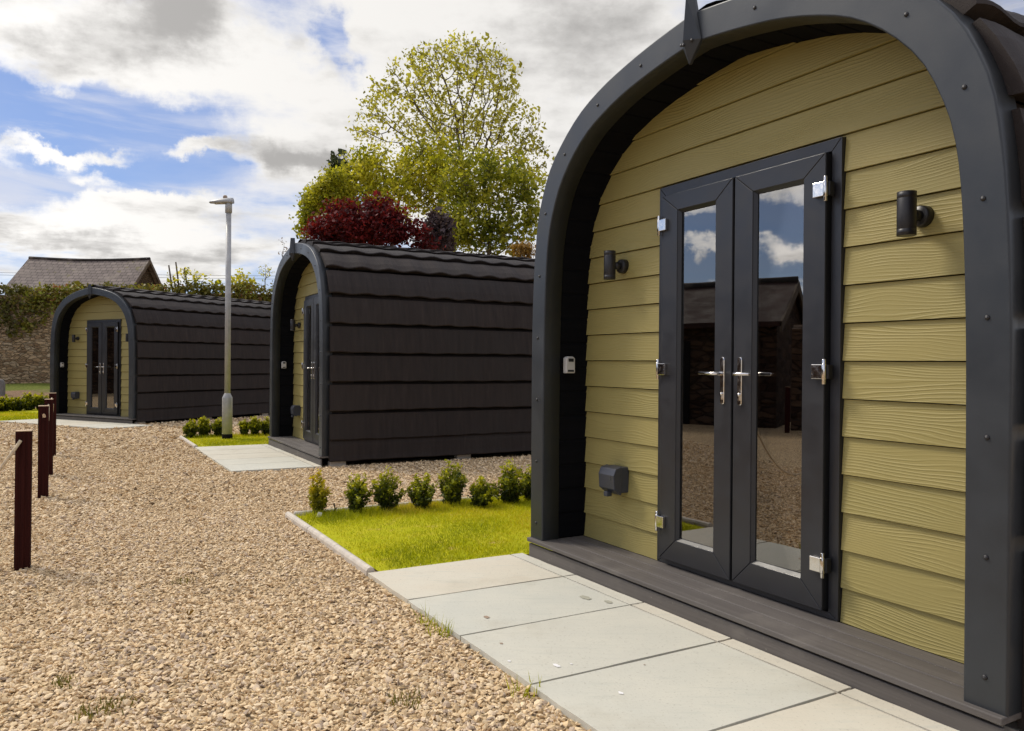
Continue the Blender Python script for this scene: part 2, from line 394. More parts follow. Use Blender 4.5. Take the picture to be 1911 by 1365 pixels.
# soffit lining: boards running back from the arch to the wall
s_ = MB(); prof = spline(INN, 400); dd = np.r_[0, np.cumsum(np.linalg.norm(np.diff(prof, axis=0), axis=1))]
pl = []
t = 0.
while t < dd[-1]:
    for q, off in ((0, .011), (.004, .011), (.010, .006), (.142, .006), (.148, .011)):
        if t + q <= dd[-1]: pl.append((t + q, off))
    t += .152
hp = []
for (t, off) in pl:
    x = np.interp(t, dd, prof[:, 0]); z = np.interp(t, dd, prof[:, 1])
    t2 = min(t + .01, dd[-1]); t1 = max(t - .01, 0)
    tx = np.interp(t2, dd, prof[:, 0]) - np.interp(t1, dd, prof[:, 0]); tz = np.interp(t2, dd, prof[:, 1]) - np.interp(t1, dd, prof[:, 1])
    nn = np.array([tz, -tx]) / math.hypot(tx, tz); hp.append((x + nn[0] * off, z + nn[1] * off))
hp = np.array(hp); fp = np.vstack([hp * [-1, 1], hp[::-1]])
s_.rings([[(x, y, z + H0) for x, z in fp] for y in (.055, DW + .03)], loop=False, cap=False)
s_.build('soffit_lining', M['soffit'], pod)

# front wall of lapped boards, with the door opening left out
w = MB(); DX = .584; DT = 2.063
edges = [-.0135] + [.147 + .1605 * k for k in range(16)]
edges = [0] + edges[1:]
rr = random.Random(3)
def board(z0, z1, yb, yt, xl, xr, bid):
    """xl/xr functions of z"""
    N = 6; zs = np.linspace(z0, z1, N + 1); vs = []; fs = []
    for z in zs:
        y = yb + (yt - yb) * (z - z0) / max(z1 - z0, 1e-6)
        a0, a1 = xl(z), xr(z)
        if a1 < a0: a0 = a1 = (a0 + a1) / 2
        vs += [(a0, y, z + H0), (a1, y, z + H0)]
    for i in range(N): fs.append((2 * i, 2 * i + 1, 2 * i + 3, 2 * i + 2))
    k = len(vs); vs += [(xl(z0), DW + .03, z0 + H0 + .001), (xr(z0), DW + .03, z0 + H0 + .001)]
    fs.append((k, k + 1, 1, 0))
    w.add(vs, fs, a=bid)
for k in range(len(edges)):
    z0 = edges[k]; z1 = edges[k + 1] - .0045 if k + 1 < len(edges) else 2.63
    z1 = min(z1, 2.625)
    if z0 >= 2.6: continue
    yb, yt = DW - .014, DW - .001; bid = rr.random(); bid2 = rr.random()
    ym = lambda z: yb + (yt - yb) * (z - z0) / (z1 - z0)
    parts = [(z0, z1)] if (z1 <= DT or z0 >= DT) else [(z0, DT), (DT, z1)]
    for (p0, p1) in parts:
        if p0 < DT - 1e-6:
            board(p0, p1, ym(p0), ym(p1), lambda z: -wx(z), lambda z: -DX, bid)
            board(p0, p1, ym(p0), ym(p1), lambda z: DX, lambda z: wx(z), bid2)
        else: board(p0, p1, ym(p0), ym(p1), lambda z: -wx(z), lambda z: wx(z), bid)
w.build('front_wall', M['siding'], pod, attr=True)

# door frame
d = MB(); FX = .5818; FT = 2.06; y0, y1 = DW - .026, DW + .05
def mitred(mb, x0, x1, z0, z1, wl, wr, wb, wt, ya, yb_, cham=0., gap=.0012, **k):
    """four mitred members round an opening, each a prism"""
    X0, X1, Z0, Z1 = x0 + wl, x1 - wr, z0 + wb, z1 - wt
    O = [(x0, z0), (x1, z0), (x1, z1), (x0, z1)]; I = [(X0, Z0), (X1, Z0), (X1, Z1), (X0, Z1)]
    for i in range(4):
        j = (i + 1) % 4; q = [O[i], O[j], I[j], I[i]]; c = np.mean(q, axis=0)
        dvec = np.array(O[j]) - np.array(O[i]); dvec = dvec / np.linalg.norm(dvec) * gap
        q = [tuple(np.array(q[0]) + dvec), tuple(np.array(q[1]) - dvec), tuple(np.array(q[2]) - dvec), tuple(np.array(q[3]) + dvec)]
        vs = [(x, ya, z + H0) for x, z in q] + [(x, yb_, z + H0) for x, z in q]
        mb.add(vs, [(0, 1, 2, 3), (7, 6, 5, 4), (0, 4, 5, 1), (1, 5, 6, 2), (2, 6, 7, 3), (3, 7, 4, 0)], **k)
mitred(d, -FX, FX, .002, FT, .050, .050, .028, .052, y0, y1)
dfr = d.build('door_frame', M['frame'], pod, bevel=.002)
# leaves
DY = DW - .058
def leaf(x0, x1, g0, g1, side):
    lf = MB(); z0, z1 = .036, 2.001; gz0, gz1 = .150, 1.910
    mitred(lf, x0, x1, z0, z1, g0 - x0, x1 - g1, gz0 - z0, z1 - gz1, DY, DY + .062)
    # sloped glazing bead inside the opening
    b1 = .014
    O = [(g0 - .001, gz0 - .001), (g1 + .001, gz0 - .001), (g1 + .001, gz1 + .001), (g0 - .001, gz1 + .001)]
    I = [(g0 + b1, gz0 + b1), (g1 - b1, gz0 + b1), (g1 - b1, gz1 - b1), (g0 + b1, gz1 - b1)]
    for i in range(4):
        j = (i + 1) % 4
        lf.add([(O[i][0], DY + .004, O[i][1] + H0), (O[j][0], DY + .004, O[j][1] + H0), (I[j][0], DY + .020, I[j][1] + H0), (I[i][0], DY + .020, I[i][1] + H0)], [(0, 1, 2, 3)], mi=0)
        lf.add([(I[i][0], DY + .020, I[i][1] + H0), (I[j][0], DY + .020, I[j][1] + H0), (I[j][0], DY + .03, I[j][1] + H0), (I[i][0], DY + .03, I[i][1] + H0)], [(0, 1, 2, 3)], mi=1)
    for (xa, xb) in ((x0 - .0015, x0 + .02), (x1 - .02, x1 + .0015)): lf.box(xa, xb, DY + .005, DY + .064, z0 + H0 + .004, z1 + H0 - .004, mi=1)
    lf.box(x0 + .021, x1 - .021, DY + .005, DY + .064, z1 + H0 - .02, z1 + H0 + .0015, mi=1)
    o = lf.build('door', [M['frame'], M['gasket']], pod, bevel=.0025)
    gp = MB(); gc = (g0 + g1) / 2; hw = (g1 - g0) / 2 + .001; tl = math.tan(R(1.0 if side > 0 else 0.))   # the right leaf is not quite pulled to
    gp.add([(gc + u * hw, DY + yy + u * hw * tl, z + H0) for z in (gz0 - .001, gz1 + .001) for u, yy in ((-1, .026), (1, .026), (1, .030), (-1, .030))], [(3, 2, 1, 0), (4, 5, 6, 7), (0, 1, 5, 4), (1, 2, 6, 5), (2, 3, 7, 6), (3, 0, 4, 7)])
    gp.build('glass_pane', M['glass'], o)
    sb = MB(); mitred(sb, g0 + .012, g1 - .012, gz0 + .012, gz1 - .012, .007, .007, .007, .007, DY + .036, DY + .046); sb.build('spacer_bar', M['safe_grey'], o)
    return o
ldoor = leaf(-.5255, -.009, -.403, -.122, -1); rdoor = leaf(.006, .5255, .120, .412, 1)
def stadium(cx, cz, w_, h_, y, n=6):
    out = []
    for (sz, a0) in ((1, 0), (-1, math.pi)):
        for k in range(n + 1):
            t = a0 + math.pi * k / n; out.append((cx + w_ / 2 * math.cos(t), y, cz + sz * (h_ / 2 - w_ / 2) + w_ / 2 * math.sin(t)))
    return out
def handle(x, dirn, door_, ln):
    h = MB(); z = 1.045 + H0
    h.rings([stadium(x, z - .035, .028, .235, DY), stadium(x, z - .035, .028, .235, DY - .006), stadium(x, z - .035, .022, .229, DY - .009)])
    h.tube([(x, DY - .008, z), (x, DY - .045, z), (x + dirn * .012, DY - .052, z), (x + dirn * .03, DY - .054, z), (x + dirn * ln, DY - .05, z)], [.009, .009, .009, .0085, .0075], 10)
    h.tube([(x, DY - .008, z - .10), (x, DY - .016, z - .10)], .008, 10); h.box(x - .004, x + .004, DY - .015, DY - .008, z - .128, z - .10)
    return h.build('handle', M['chrome'], door_)
handle(-.062, -1, ldoor, .115); handle(.052, 1, rdoor, .10)
hinge0 = {}
for side, dr in ((-1, ldoor), (1, rdoor)):
    h = MB(); px_ = side * .535
    h.tube([(px_, DY - .012, -.054), (px_, DY - .012, .054)], .0085, 10)
    h.tube([(px_, DY - .012, -.034), (px_, DY - .012, .034)], .0105, 10)
    xs = sorted((px_ - side * .004, px_ - side * .060))
    h.box(xs[0], xs[1], DY - .020, DY - .0005, -.031, .031)
    xs = sorted((px_ + side * .004, px_ + side * .02)); h.box(xs[0], xs[1], DY - .008, DY + .022, -.03, .03, mi=1)
    for k, z in enumerate((1.843, 1.062, .235)):
        if k == 0: hg = first = h.build('hinge', [M['chrome'], M['gasket']], dr, bevel=.002)
        else: hg = first.copy(); COL.objects.link(hg); hg.parent = dr
        hg.location = (0, 0, z + H0)

# deck step
k = MB()
def plank(y0_, y1_, z0_, z1_, x=1.425): k.box(-x, x, y0_, y1_, z0_, z1_)
plank(-.026, .104, H0 - .024, H0); plank(.109, .214, H0 - .024, H0); plank(.219, .315, H0 - .024, H0)
k.build('deck', M['deck'], pod, bevel=.004)
k = MB(); k.box(-1.42, 1.42, -.012, .006, -.02, H0 - .037); k.build('deck_fascia', M['deck'], pod, bevel=.003)

# tiled shell
PIT = .352
side = [(1.427, -H0 + .055), (1.427, -.04)] + OUT
sp_ = spline(side, 500); sd = np.r_[0, np.cumsum(np.linalg.norm(np.diff(sp_, axis=0), axis=1))]
def pat(t, off):
    x = np.interp(t, sd, sp_[:, 0]); z = np.interp(t, sd, sp_[:, 1]); t1, t2 = max(t - .02, 0), min(t + .02, sd[-1])
    tx = np.interp(t2, sd, sp_[:, 0]) - np.interp(t1, sd, sp_[:, 0]); tz = np.interp(t2, sd, sp_[:, 1]) - np.interp(t1, sd, sp_[:, 1])
    q = math.hypot(tx, tz); return x + tz / q * off, z - tx / q * off
ys = np.arange(.085, L + .001, .0455)
def wave(y):
    u = (y / .36) % 1.0
    return .5 - .5 * math.cos(2 * math.pi * u) if u < .62 else .5 - .5 * math.cos(2 * math.pi * (u))
r_ = MB(); nc = int(sd[-1] / PIT) + 1; rr = random.Random(5)
for sgn in (-1, 1):
    for c in range(nc):
        t0 = c * PIT - .06; t1 = min(t0 + PIT + .03, sd[-1])
        t0 = max(t0, 0.)
        if t1 - t0 < .05: continue
        prof_ = [(t0 + .024, -.015, 0), (t0, .036, 1), (t0 + .010, .044, 1), (t0 + PIT * .3, .036, .9), (t0 + PIT * .65, .027, .7)] + ([(t0 + PIT - .034, .021, .4), (t0 + PIT - .026, -.020, 0), (t1, -.030, 0)] if t1 - t0 > PIT else [(t1, .010, .4), (t1, -.02, 0)])
        prof_ = [q for q in prof_ if q[0] <= t1 + 1e-9]
        bid = rr.random(); rg = []
        for y in ys:
            wv = wave(y); jit = .003 * math.sin(y * 2.3 + c * 2.1) + .0015 * math.sin(y * 13.1 + c)
            ring = []
            for (t, off, wt) in prof_:
                up_ = max(0., min(1., (t - 1.2) / 1.2)); x, z = pat(t + (jit + wv * (.006 + .009 * up_) if t <= t0 + .02 else 0), off + wt * (.010 + .011 * up_) * wv); ring.append((sgn * x, y, z + H0))
            rg.append(ring if sgn > 0 else ring[::-1])
        r_.rings(rg, loop=True, cap=True, sm=False, a=bid)
roof = r_.build('tiled_roof', M['tile'], pod, attr=True)
rc = MB(); rg = []
for y in ys:
    wv = wave(y); rg.append([(x, y, zz + H0 + 2.738 + .010 * wv) for x, zz in ((-.15, -.012), (-.15, .020), (-.06, .046), (0, .054), (.06, .046), (.15, .020), (.15, -.012))])
rc.rings(rg, loop=False, cap=False, a=.3); rc.build('ridge_cap', M['tile'], pod, attr=True)
# inner shell so the hollow stays dark, rear wall, floor and skids
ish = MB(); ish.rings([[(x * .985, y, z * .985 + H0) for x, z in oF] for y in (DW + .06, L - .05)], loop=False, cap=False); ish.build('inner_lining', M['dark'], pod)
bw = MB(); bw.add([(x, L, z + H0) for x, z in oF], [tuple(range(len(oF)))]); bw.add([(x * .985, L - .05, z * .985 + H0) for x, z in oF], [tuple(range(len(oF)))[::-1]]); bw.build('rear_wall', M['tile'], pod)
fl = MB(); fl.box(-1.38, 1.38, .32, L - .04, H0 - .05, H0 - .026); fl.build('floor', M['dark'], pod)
sk = MB()
for x in (-1.15, 1.15): sk.box(x - .05, x + .05, .12, L - .1, .0, H0 - .05)
sk.build('skid', M['dark'], pod)
for (x, y) in ((1.36, 1.9), (1.36, 3.6), (-1.36, 1.9), (-1.36, 3.6), (1.38, .2)):
    q = MB(); q.box(x - .06, x + .04, y - .10, y + .10, -.06, .055); q.build('support_block', M['kerb'], pod, bevel=.004)

# wall lamps
for x in (-.915, .935):
    l_ = MB(); z = 1.665 + H0; y = DW - .115
    l_.tube([(x, y, z - .083), (x, y, z - .0825), (x, y, z - .06), (x, y, z - .0595), (x, y, z - .058), (x, y, z + .058), (x, y, z + .0595), (x, y, z + .06), (x, y, z + .083)], [.030, .0345, .0345, .0338, .0345, .0345, .0338, .0345, .0345], 24)
    lo = l_.build('wall_lamp', M['lamp_black'], pod)
    for p_ in lo.data.polygons:
        if len(p_.vertices) > 4: p_.use_smooth = False
    bp = MB(); bp.tube([(x, y + .030, z), (x, y + .078, z)], .022, 14); bp.tube([(x, y + .072, z), (x, y + .078, z), (x, DW - .004, z)], [.036, .041, .043], 20); bp.build('back_plate', M['lamp_black'], lo)
    ln = MB(); ln.tube([(x, y, z - .081), (x, y, z - .079)], .026, 16); ln.build('lens', M['safe_grey'], lo)
# outdoor socket
q = MB(); bx0, bx1, bz0, bz1 = -.998, -.858, .335, .485
q.box(bx0, bx1, DW - .065, DW - .004, bz0 + H0, bz1 + H0); so = q.build('socket_box', M['box_grey'], pod, bevel=.006)
q = MB(); prof2 = [(DW - .062, .49), (DW - .105, .478), (DW - .122, .44), (DW - .116, .36), (DW - .070, .325), (DW - .062, .325)]
q.rings([[(x, y, z + H0) for y, z in prof2] for x in (bx0 - .004, bx1 + .004)]); q.build('lid', M['box_grey'], so, bevel=.008, seg=3)
q = MB(); q.box(-.95, -.915, DW - .122, DW - .085, .312 + H0, .34 + H0); q.build('catch', M['box_grey'], so, bevel=.004)
# key safe on the left side of the porch
q = MB(); kx = -1.276; q.rings([[(kx + dx, .171 + s * .034 * f_ + 0 * dx, 1.081 + H0 + t_ * .052 * f_) for s, t_ in ((-1, -1), (1, -1), (1, .78), (.55, 1), (-.55, 1), (-1, .78))] for dx, f_ in ((0, 1), (.03, 1), (.036, .9))]); ks = q.build('key_safe', M['safe_grey'], pod, bevel=.004)
q = MB(); q.box(kx + .0355, kx + .040, .171 - .018, .171 + .018, 1.100 + H0, 1.120 + H0); q.build('shutter', M['gasket'], ks)
q = MB(); q.box(kx + .0355, kx + .038, .171 - .022, .171 + .022, 1.038 + H0, 1.050 + H0); q.build('name_strip', M['gasket'], ks)

labels = ['olive boarded arch pod closest to the camera, cut off by the right edge', 'middle olive pod with its long dark tiled flank above the round shrubs', 'smallest looking olive pod at far left, in front of the stone wall']
for i, ((x, y), th, zd) in enumerate(PODS):
    p_ = pod if i == 0 else copy_tree(pod)
    p_.location = (x, y, zd - H0 + CAMZ); p_.rotation_euler = (0, 0, th); tag(p_, labels[i], 'pod', 'arched glamping pods facing the gravel yard')
def P(i, x, y, h=0.):
    """local pod-front coordinates to world, on the yard surface"""
    (px, py), th, zd = PODS[i]; c, s = math.cos(th), math.sin(th); X = px + x * c - y * s; Y = py + x * s + y * c
    return Vector((X, Y, gz(X, Y) + h))
def inv(i, X, Y):
    (px, py), th, zd = PODS[i]; c, s = np.cos(th), np.sin(th); return (X - px) * c + (Y - py) * s, -(X - px) * s + (Y - py) * c

# ------------------------------------------------------------------ paving, lawns, kerbs
stone_labels = None
for i in range(3):
    pv = MB(); rr = random.Random(11 + i); x0 = -1.5
    tops = [.95, 0.0, .15, .1, .85, .05]
    if i: tops = [rr.random() for _ in range(6)]
    for k in range(5 if i < 2 else 6):
        xa, xb = x0 + .6 * k, x0 + .6 * k + .590
        j0, j1 = [rr.uniform(-.003, .003) for _ in range(2)]
        for (ya, yb, a_) in ((-1.04 + rr.uniform(-.008, .004), -.107, tops[k]), (-.096, -.016, .8 if k > 1 else .3)):
            zc = [gz(*P(i, xx, yy)[:2]) + .030 for xx, yy in ((xa, ya), (xb, ya), (xb, yb), (xa, yb))]
            # irregular sawn edges
            def edge(p, q, n=7):
                return [(p[0] + (q[0] - p[0]) * t + rr.uniform(-.0022, .0022), p[1] + (q[1] - p[1]) * t + rr.uniform(-.0022, .0022)) for t in np.linspace(0, 1, n)[:-1]]
            loop = edge((xa + .002, ya), (xb - .002 + j0, ya)) + edge((xb - .002 + j0, ya), (xb - .002 + j1, yb)) + edge((xb - .002 + j1, yb), (xa + .002, yb)) + edge((xa + .002, yb), (xa + .002, ya))
            top = [tuple(P(i, x, y, .023 + rr.uniform(0, .0006))) for x, y in loop]; bot = [(p[0], p[1], p[2] - .06) for p in top]
            n_ = len(top)
            pv.add(top + bot, [tuple(range(n_))] + [(q, q + n_, (q + 1) % n_ + n_, (q + 1) % n_) for q in range(n_)], a=a_)
    ee = -1.5 + .6 * (5 if i < 2 else 6) - .01
    pv.add([tuple(P(i, x, y, .014)) for x, y in ((-1.495, -1.03), (ee, -1.03), (ee, -.02), (-1.495, -.02))], [(0, 1, 2, 3)], mi=1)
    if i == 0:
        def splat(x, y, r, mi, sx=1.6, seed=0):
            q = random.Random(seed); n_ = 16
            pv.add([tuple(P(0, x, y, 0.0258))] + [tuple(P(0, x + r * sx * math.cos(t) * q.uniform(.65, 1.15), y + r * math.sin(t) * q.uniform(.65, 1.15), 0.0258)) for t in np.linspace(0, 2 * math.pi, n_, endpoint=False)], [(0, 1 + k, 1 + (k + 1) % n_) for k in range(n_)], mi=mi)
        splat(.19, -.86, .012, 2, 2.0, 1); splat(.205, -.80, .006, 2, 1.2, 4); splat(.52, -.80, .009, 2, 1.6, 2); splat(-.47, -.82, .014, 3, 1.5, 3); splat(-.13, -.93, .007, 3, 1.2, 6)
        splat(-.51, -.23, .024, 4, 1.8, 5); splat(-.39, -.17, .020, 4, 1.5, 7); splat(.35, -.55, .005, 3, 1., 8); splat(.06, -1.0, .007, 2, 1.5, 9)
    o = pv.build('paving', [M['paving'], M['joint'], M['droppings'], M['rust'], M['damp']], attr=True); tag(o, kind='structure')

LAWN = [(-3.42, -1.445, -.965, 3.4), (-3.30, -1.445, -1.0, 3.4), (-7.5, -1.52, -1.04, 2.3)]
def in_lawn(i, x, y, m=0.):
    a0, a1, b0, b1 = LAWN[i]
    return (x > a0 - m) & (x < a1 + m) & (y > b0 - m) & (y < b1 + m) & ~((x > -1.505 - m) & (y < .0))
for i in range(3):
    a0, a1, b0, b1 = LAWN[i]; g = MB(); nx, ny = 26, 40; vs = []; fs = []
    for u in range(nx + 1):
        for v in range(ny + 1):
            x = a0 + (a1 - a0) * u / nx; y = b0 + (b1 - b0) * v / ny
            if y < .01: x = min(x, -1.505)
            vs.append(tuple(P(i, x, y, .022 + .008 * math.sin(x * 3.1 + i) * math.sin(y * 2.7))))
    for u in range(nx):
        for v in range(ny): fs.append((u * (ny + 1) + v, (u + 1) * (ny + 1) + v, (u + 1) * (ny + 1) + v + 1, u * (ny + 1) + v + 1))
    g.add(vs, fs, sm=True); tag(g.build('lawn', M['lawn_soil']), kind='structure')

def grass(i, n, hgt, wid, xr, yr, name='grass'):
    x = rng.uniform(*xr, n); y = rng.uniform(*yr, n); k = in_lawn(i, x, y); x, y = x[k], y[k]; n = len(x)
    pn = np.sin(x * 3.7 + 1) * np.cos(y * 4.1) + np.sin(x * 9.1 + y * 6.3) * .5 + np.sin(x * 1.3 - y * 1.9)
    bare = np.exp(-(((x + 1.75) / .35) ** 2 + ((y - .35) / .22) ** 2)) * .8 + np.exp(-(((y + .93) / .07) ** 2)) * .7
    k = rng.random(n) > bare; x, y, pn, bare = x[k], y[k], pn[k], bare[k]; n = len(x)
    (px, py), th, zd = PODS[i]; c, s = np.cos(th), np.sin(th); X = px + x * c - y * s; Y = py + x * s + y * c; Z = gz(X, Y) + .02
    tall = 1 + 1.5 * np.exp(-((x - LAWN[i][0] - .15) / .22) ** 2)
    h = hgt * rng.uniform(.5, 1.25, n) * tall; a = rng.uniform(0, 2 * np.pi, n); ln = rng.normal(0, .45, (2, n)) * h
    dx, dy = np.cos(a) * wid / 2, np.sin(a) * wid / 2
    V = np.empty((n, 3, 3)); V[:, 0] = np.c_[X - dx, Y - dy, Z]; V[:, 1] = np.c_[X + dx, Y + dy, Z]; V[:, 2] = np.c_[X + ln[0], Y + ln[1], Z + h]
    b = np.clip(.50 + .19 * pn + rng.normal(0, .16, n) + .25 * bare, 0, 1)
    o = mesh_np(name, V.reshape(-1, 3), np.arange(n * 3).reshape(n, 3), M['grass'], np.repeat(b, 3)); return o
tag(grass(0, 46000, .022, .0055, (-3.42, -1.44), (-.97, 1.6)), 'bright yellow green mown grass between the paving and the near round shrubs', 'grass', kind='stuff')
tag(grass(1, 15000, .026, .011, (-3.30, -1.44), (-1.0, 1.6)), 'small patch of bright grass round the foot of the lamp post', 'grass', kind='stuff')
tag(grass(2, 12000, .04, .016, (-7.5, -1.5), (-1.04, 1.0)), 'bright grass at the far left beyond the rope posts', 'grass', kind='stuff')

def kerb_run(i, a_, b_, n, label, group):
    """a straight run of round-topped concrete edging units"""
    A = P(i, *a_); B = P(i, *b_); root = empty('concrete_edging', A); d_ = (B - A); L_ = d_.length; d_.normalize(); s_ = Vector((-d_.y, d_.x, 0))
    rr = random.Random(n)
    for k in range(n):
        t0, t1 = L_ * k / n + .003, L_ * (k + 1) / n - .003; jo = rr.uniform(-.004, .004); q = MB(); ring = []
        for t in np.linspace(t0, t1, 5):
            ring.append([tuple(d_ * t + s_ * (u + jo) + Vector((0, 0, h_))) for u, h_ in ((-.025, -.05), (-.025, .030), (-.017, .044), (0, .050), (.017, .044), (.025, .030), (.025, -.05))])
        q.rings(ring, sm=False); q.build('kerb_unit', M['kerb'], root, bevel=.003)
    return tag(root, label, 'edging', group)
kerb_run(0, (-3.48, -.995), (-1.51, -1.015), 3, 'pale concrete edging running from the near paving along the near lawn', 'lawn edgings')
kerb_run(0, (-3.455, -.96), (-3.44, 3.4), 5, 'pale concrete edging behind the row of near shrubs', 'lawn edgings')
kerb_run(1, (-3.33, -1.03), (-1.51, -1.03), 2, 'short pale edging along the gravel side of the lamp post lawn', 'lawn edgings')
kerb_run(1, (-3.33, -.99), (-3.33, 3.4), 5, 'pale edging behind the shrubs beside the lamp post', 'lawn edgings')

# ------------------------------------------------------------------ ground and gravel
gx = np.concatenate([np.linspace(-400, -40, 10), np.linspace(-35, 35, 60), np.linspace(40, 400, 10)]); gy = np.concatenate([np.linspace(-200, -10, 8), np.linspace(-6, 40, 60), np.linspace(45, 600, 14)])
XX, YY = np.meshgrid(gx, gy, indexing='ij'); ZZ = gz(XX, YY); ZZ = np.where(YY > 45, gz(0, 45), ZZ)
V = np.c_[XX.ravel(), YY.ravel(), ZZ.ravel()]; nY = len(gy); I, J = np.meshgrid(np.arange(len(gx) - 1), np.arange(nY - 1), indexing='ij'); I = I.ravel() * nY; J = J.ravel()
F = np.c_[I + J, I + nY + J, I + nY + J + 1, I + J + 1]
tag(mesh_np('ground', V, F, M['gravel_ground'], smooth=True), kind='structure')
# bank rising to the old wall
bx = np.linspace(-45, 12, 90); by = np.concatenate([np.linspace(21.6, 31, 30)]); XX, YY = np.meshgrid(bx, by, indexing='ij')
t = np.clip((YY - 21.6) / 7.5, 0, 1); ZZ = gz(XX, YY) + .02 + .46 * t * t * (3 - 2 * t) + .05 * np.sin(XX * 1.3) * np.sin(YY * .9) * t - .03 * (YY < 21.7)
V = np.c_[XX.ravel(), YY.ravel(), ZZ.ravel()]; nY = len(by); I, J = np.meshgrid(np.arange(len(bx) - 1), np.arange(nY - 1), indexing='ij'); I = I.ravel() * nY; J = J.ravel()
tag(mesh_np('bank', V, np.c_[I + J, I + nY + J, I + nY + J + 1, I + J + 1], M['bank'], smooth=True), kind='structure')

def free(X, Y):
    ok = np.ones(len(X), bool)
    for i in range(3):
        x, y = inv(i, X, Y)
        ok &= ~in_lawn(i, x, y, .045)
        ok &= ~((x > -1.53) & (x < -1.5 + .6 * (5 if i < 2 else 6) + .0) & (y > -1.05) & (y < .02))
        ok &= ~((x > -1.40) & (x < 1.42) & (y > 0) & (y < L))
    return ok
ico_v = []
ph = (1 + 5 ** .5) / 2
for a_ in (-1, 1):
    for b_ in (-ph, ph): ico_v += [(0, a_, b_), (a_, b_, 0), (b_, 0, a_)]
ico_v = np.array(ico_v, float); ico_v /= np.linalg.norm(ico_v[0])
def hull_faces(v):
    out = []; n = len(v)
    for a_ in range(n):
        for b_ in range(a_ + 1, n):
            for c_ in range(b_ + 1, n):
                nn = np.cross(v[b_] - v[a_], v[c_] - v[a_]); q = (v - v[a_]) @ nn
                if np.all(q < 1e-6): out.append((a_, b_, c_))
                elif np.all(q > -1e-6): out.append((a_, c_, b_))
    return np.array(out)
ico_f = hull_faces(ico_v)
oct_v = np.array([(1, 0, 0), (-1, 0, 0), (0, 1, 0), (0, -1, 0), (0, 0, 1), (0, 0, -1)], float); oct_f = hull_faces(oct_v)
def stones(dens, r0, r1, size, base_v, base_f, a0=-48, a1=30):
    area = .5 * R(a1 - a0) * (r1 ** 2 - r0 ** 2); n = int(area * dens)
    r = np.sqrt(rng.uniform(r0 ** 2, r1 ** 2, n)); a = R(a0) + rng.random(n) * R(a1 - a0); X, Y = r * np.sin(a), r * np.cos(a)
    k = free(X, Y); X, Y = X[k], Y[k]; n = len(X)
    s = size * np.exp(np.clip(rng.normal(0, .32, n), -.7, .55)); nv = len(base_v)
    V = base_v[None] * (1 + rng.uniform(-.42, .42, (n, nv, 1)))
    V = V * (np.c_[np.ones(n), rng.uniform(.55, .9, n), rng.uniform(.26, .5, n)] * s[:, None])[:, None, :]
    tx, ty = rng.normal(0, .5, n), rng.normal(0, .5, n); az = rng.uniform(0, 2 * np.pi, n)
    def rot(V, i, j, t):
        c, s_ = np.cos(t)[:, None], np.sin(t)[:, None]; A, B = V[:, :, i].copy(), V[:, :, j].copy(); V[:, :, i] = A * c - B * s_; V[:, :, j] = A * s_ + B * c
    rot(V, 1, 2, tx); rot(V, 0, 2, ty); rot(V, 0, 1, az)
    V += np.c_[X, Y, gz(X, Y) + s * rng.uniform(-.05, .62, n)][:, None, :]
    F = base_f[None] + (np.arange(n) * nv)[:, None, None]; low = .09 * np.sin(X * 1.7 + .6 * np.sin(Y * 2.1)) * np.sin(Y * 1.3 + 1) - .05 * (np.sin((X * .5 + Y * .866) * 1.2 + 2.) > .82) + .05 * np.sin(X * 5.3 + Y * 3.1)
    b = np.clip(rng.beta(2.2, 1.9, n) + low + (rng.random(n) > .95) * .4, 0, 1)
    return V.reshape(-1, 3), F.reshape(-1, 3), np.repeat(b, nv)
sets = [stones(5600, 1.9, 4.3, .0096, ico_v, ico_f), stones(3900, 4.3, 7., .0104, oct_v, oct_f), stones(1500, 7., 12, .0145, oct_v, oct_f), stones(300, 12, 21, .024, oct_v, oct_f)]
Vs, Fs, Bs = [], [], []; off = 0
for v, f, b in sets: Vs.append(v); Fs.append(f + off); Bs.append(b); off += len(v)
tag(mesh_np('gravel', np.vstack(Vs), np.vstack(Fs), M['stone_chip'], np.concatenate(Bs)), 'loose buff and grey gravel chips covering the yard', 'gravel', kind='stuff')

# ------------------------------------------------------------------ plants
def colonize(att, start, step, kill, infl, iters=160, trunk=None):
    """space colonisation: grow a branch skeleton from start towards the attractor points"""
    nodes = [np.array(p, float) for p in (trunk or [start])]; par = [i - 1 for i in range(len(nodes))]
    N = np.array(nodes); att = np.array(att)
    for _ in range(iters):
        if len(att) == 0: break
        d = np.linalg.norm(att[:, None] - N[None], axis=2); near = d.argmin(1); dm = d.min(1); act = dm < infl
        if not act.any(): infl *= 1.3; continue
        new = []; npar = []
        for i in np.unique(near[act]):
            v = att[act & (near == i)] - N[i]; v = (v / np.linalg.norm(v, axis=1)[:, None]).mean(0) + rng.normal(0, .12, 3); q = np.linalg.norm(v)
            if q > 1e-6: new.append(N[i] + v / q * step); npar.append(i)
        if not new: break
        N = np.vstack([N, new]); par += npar
        att = att[np.linalg.norm(att[:, None] - np.array(new)[None], axis=2).min(1) > kill]
        if len(N) > 5000: break
    return N, np.array(par)
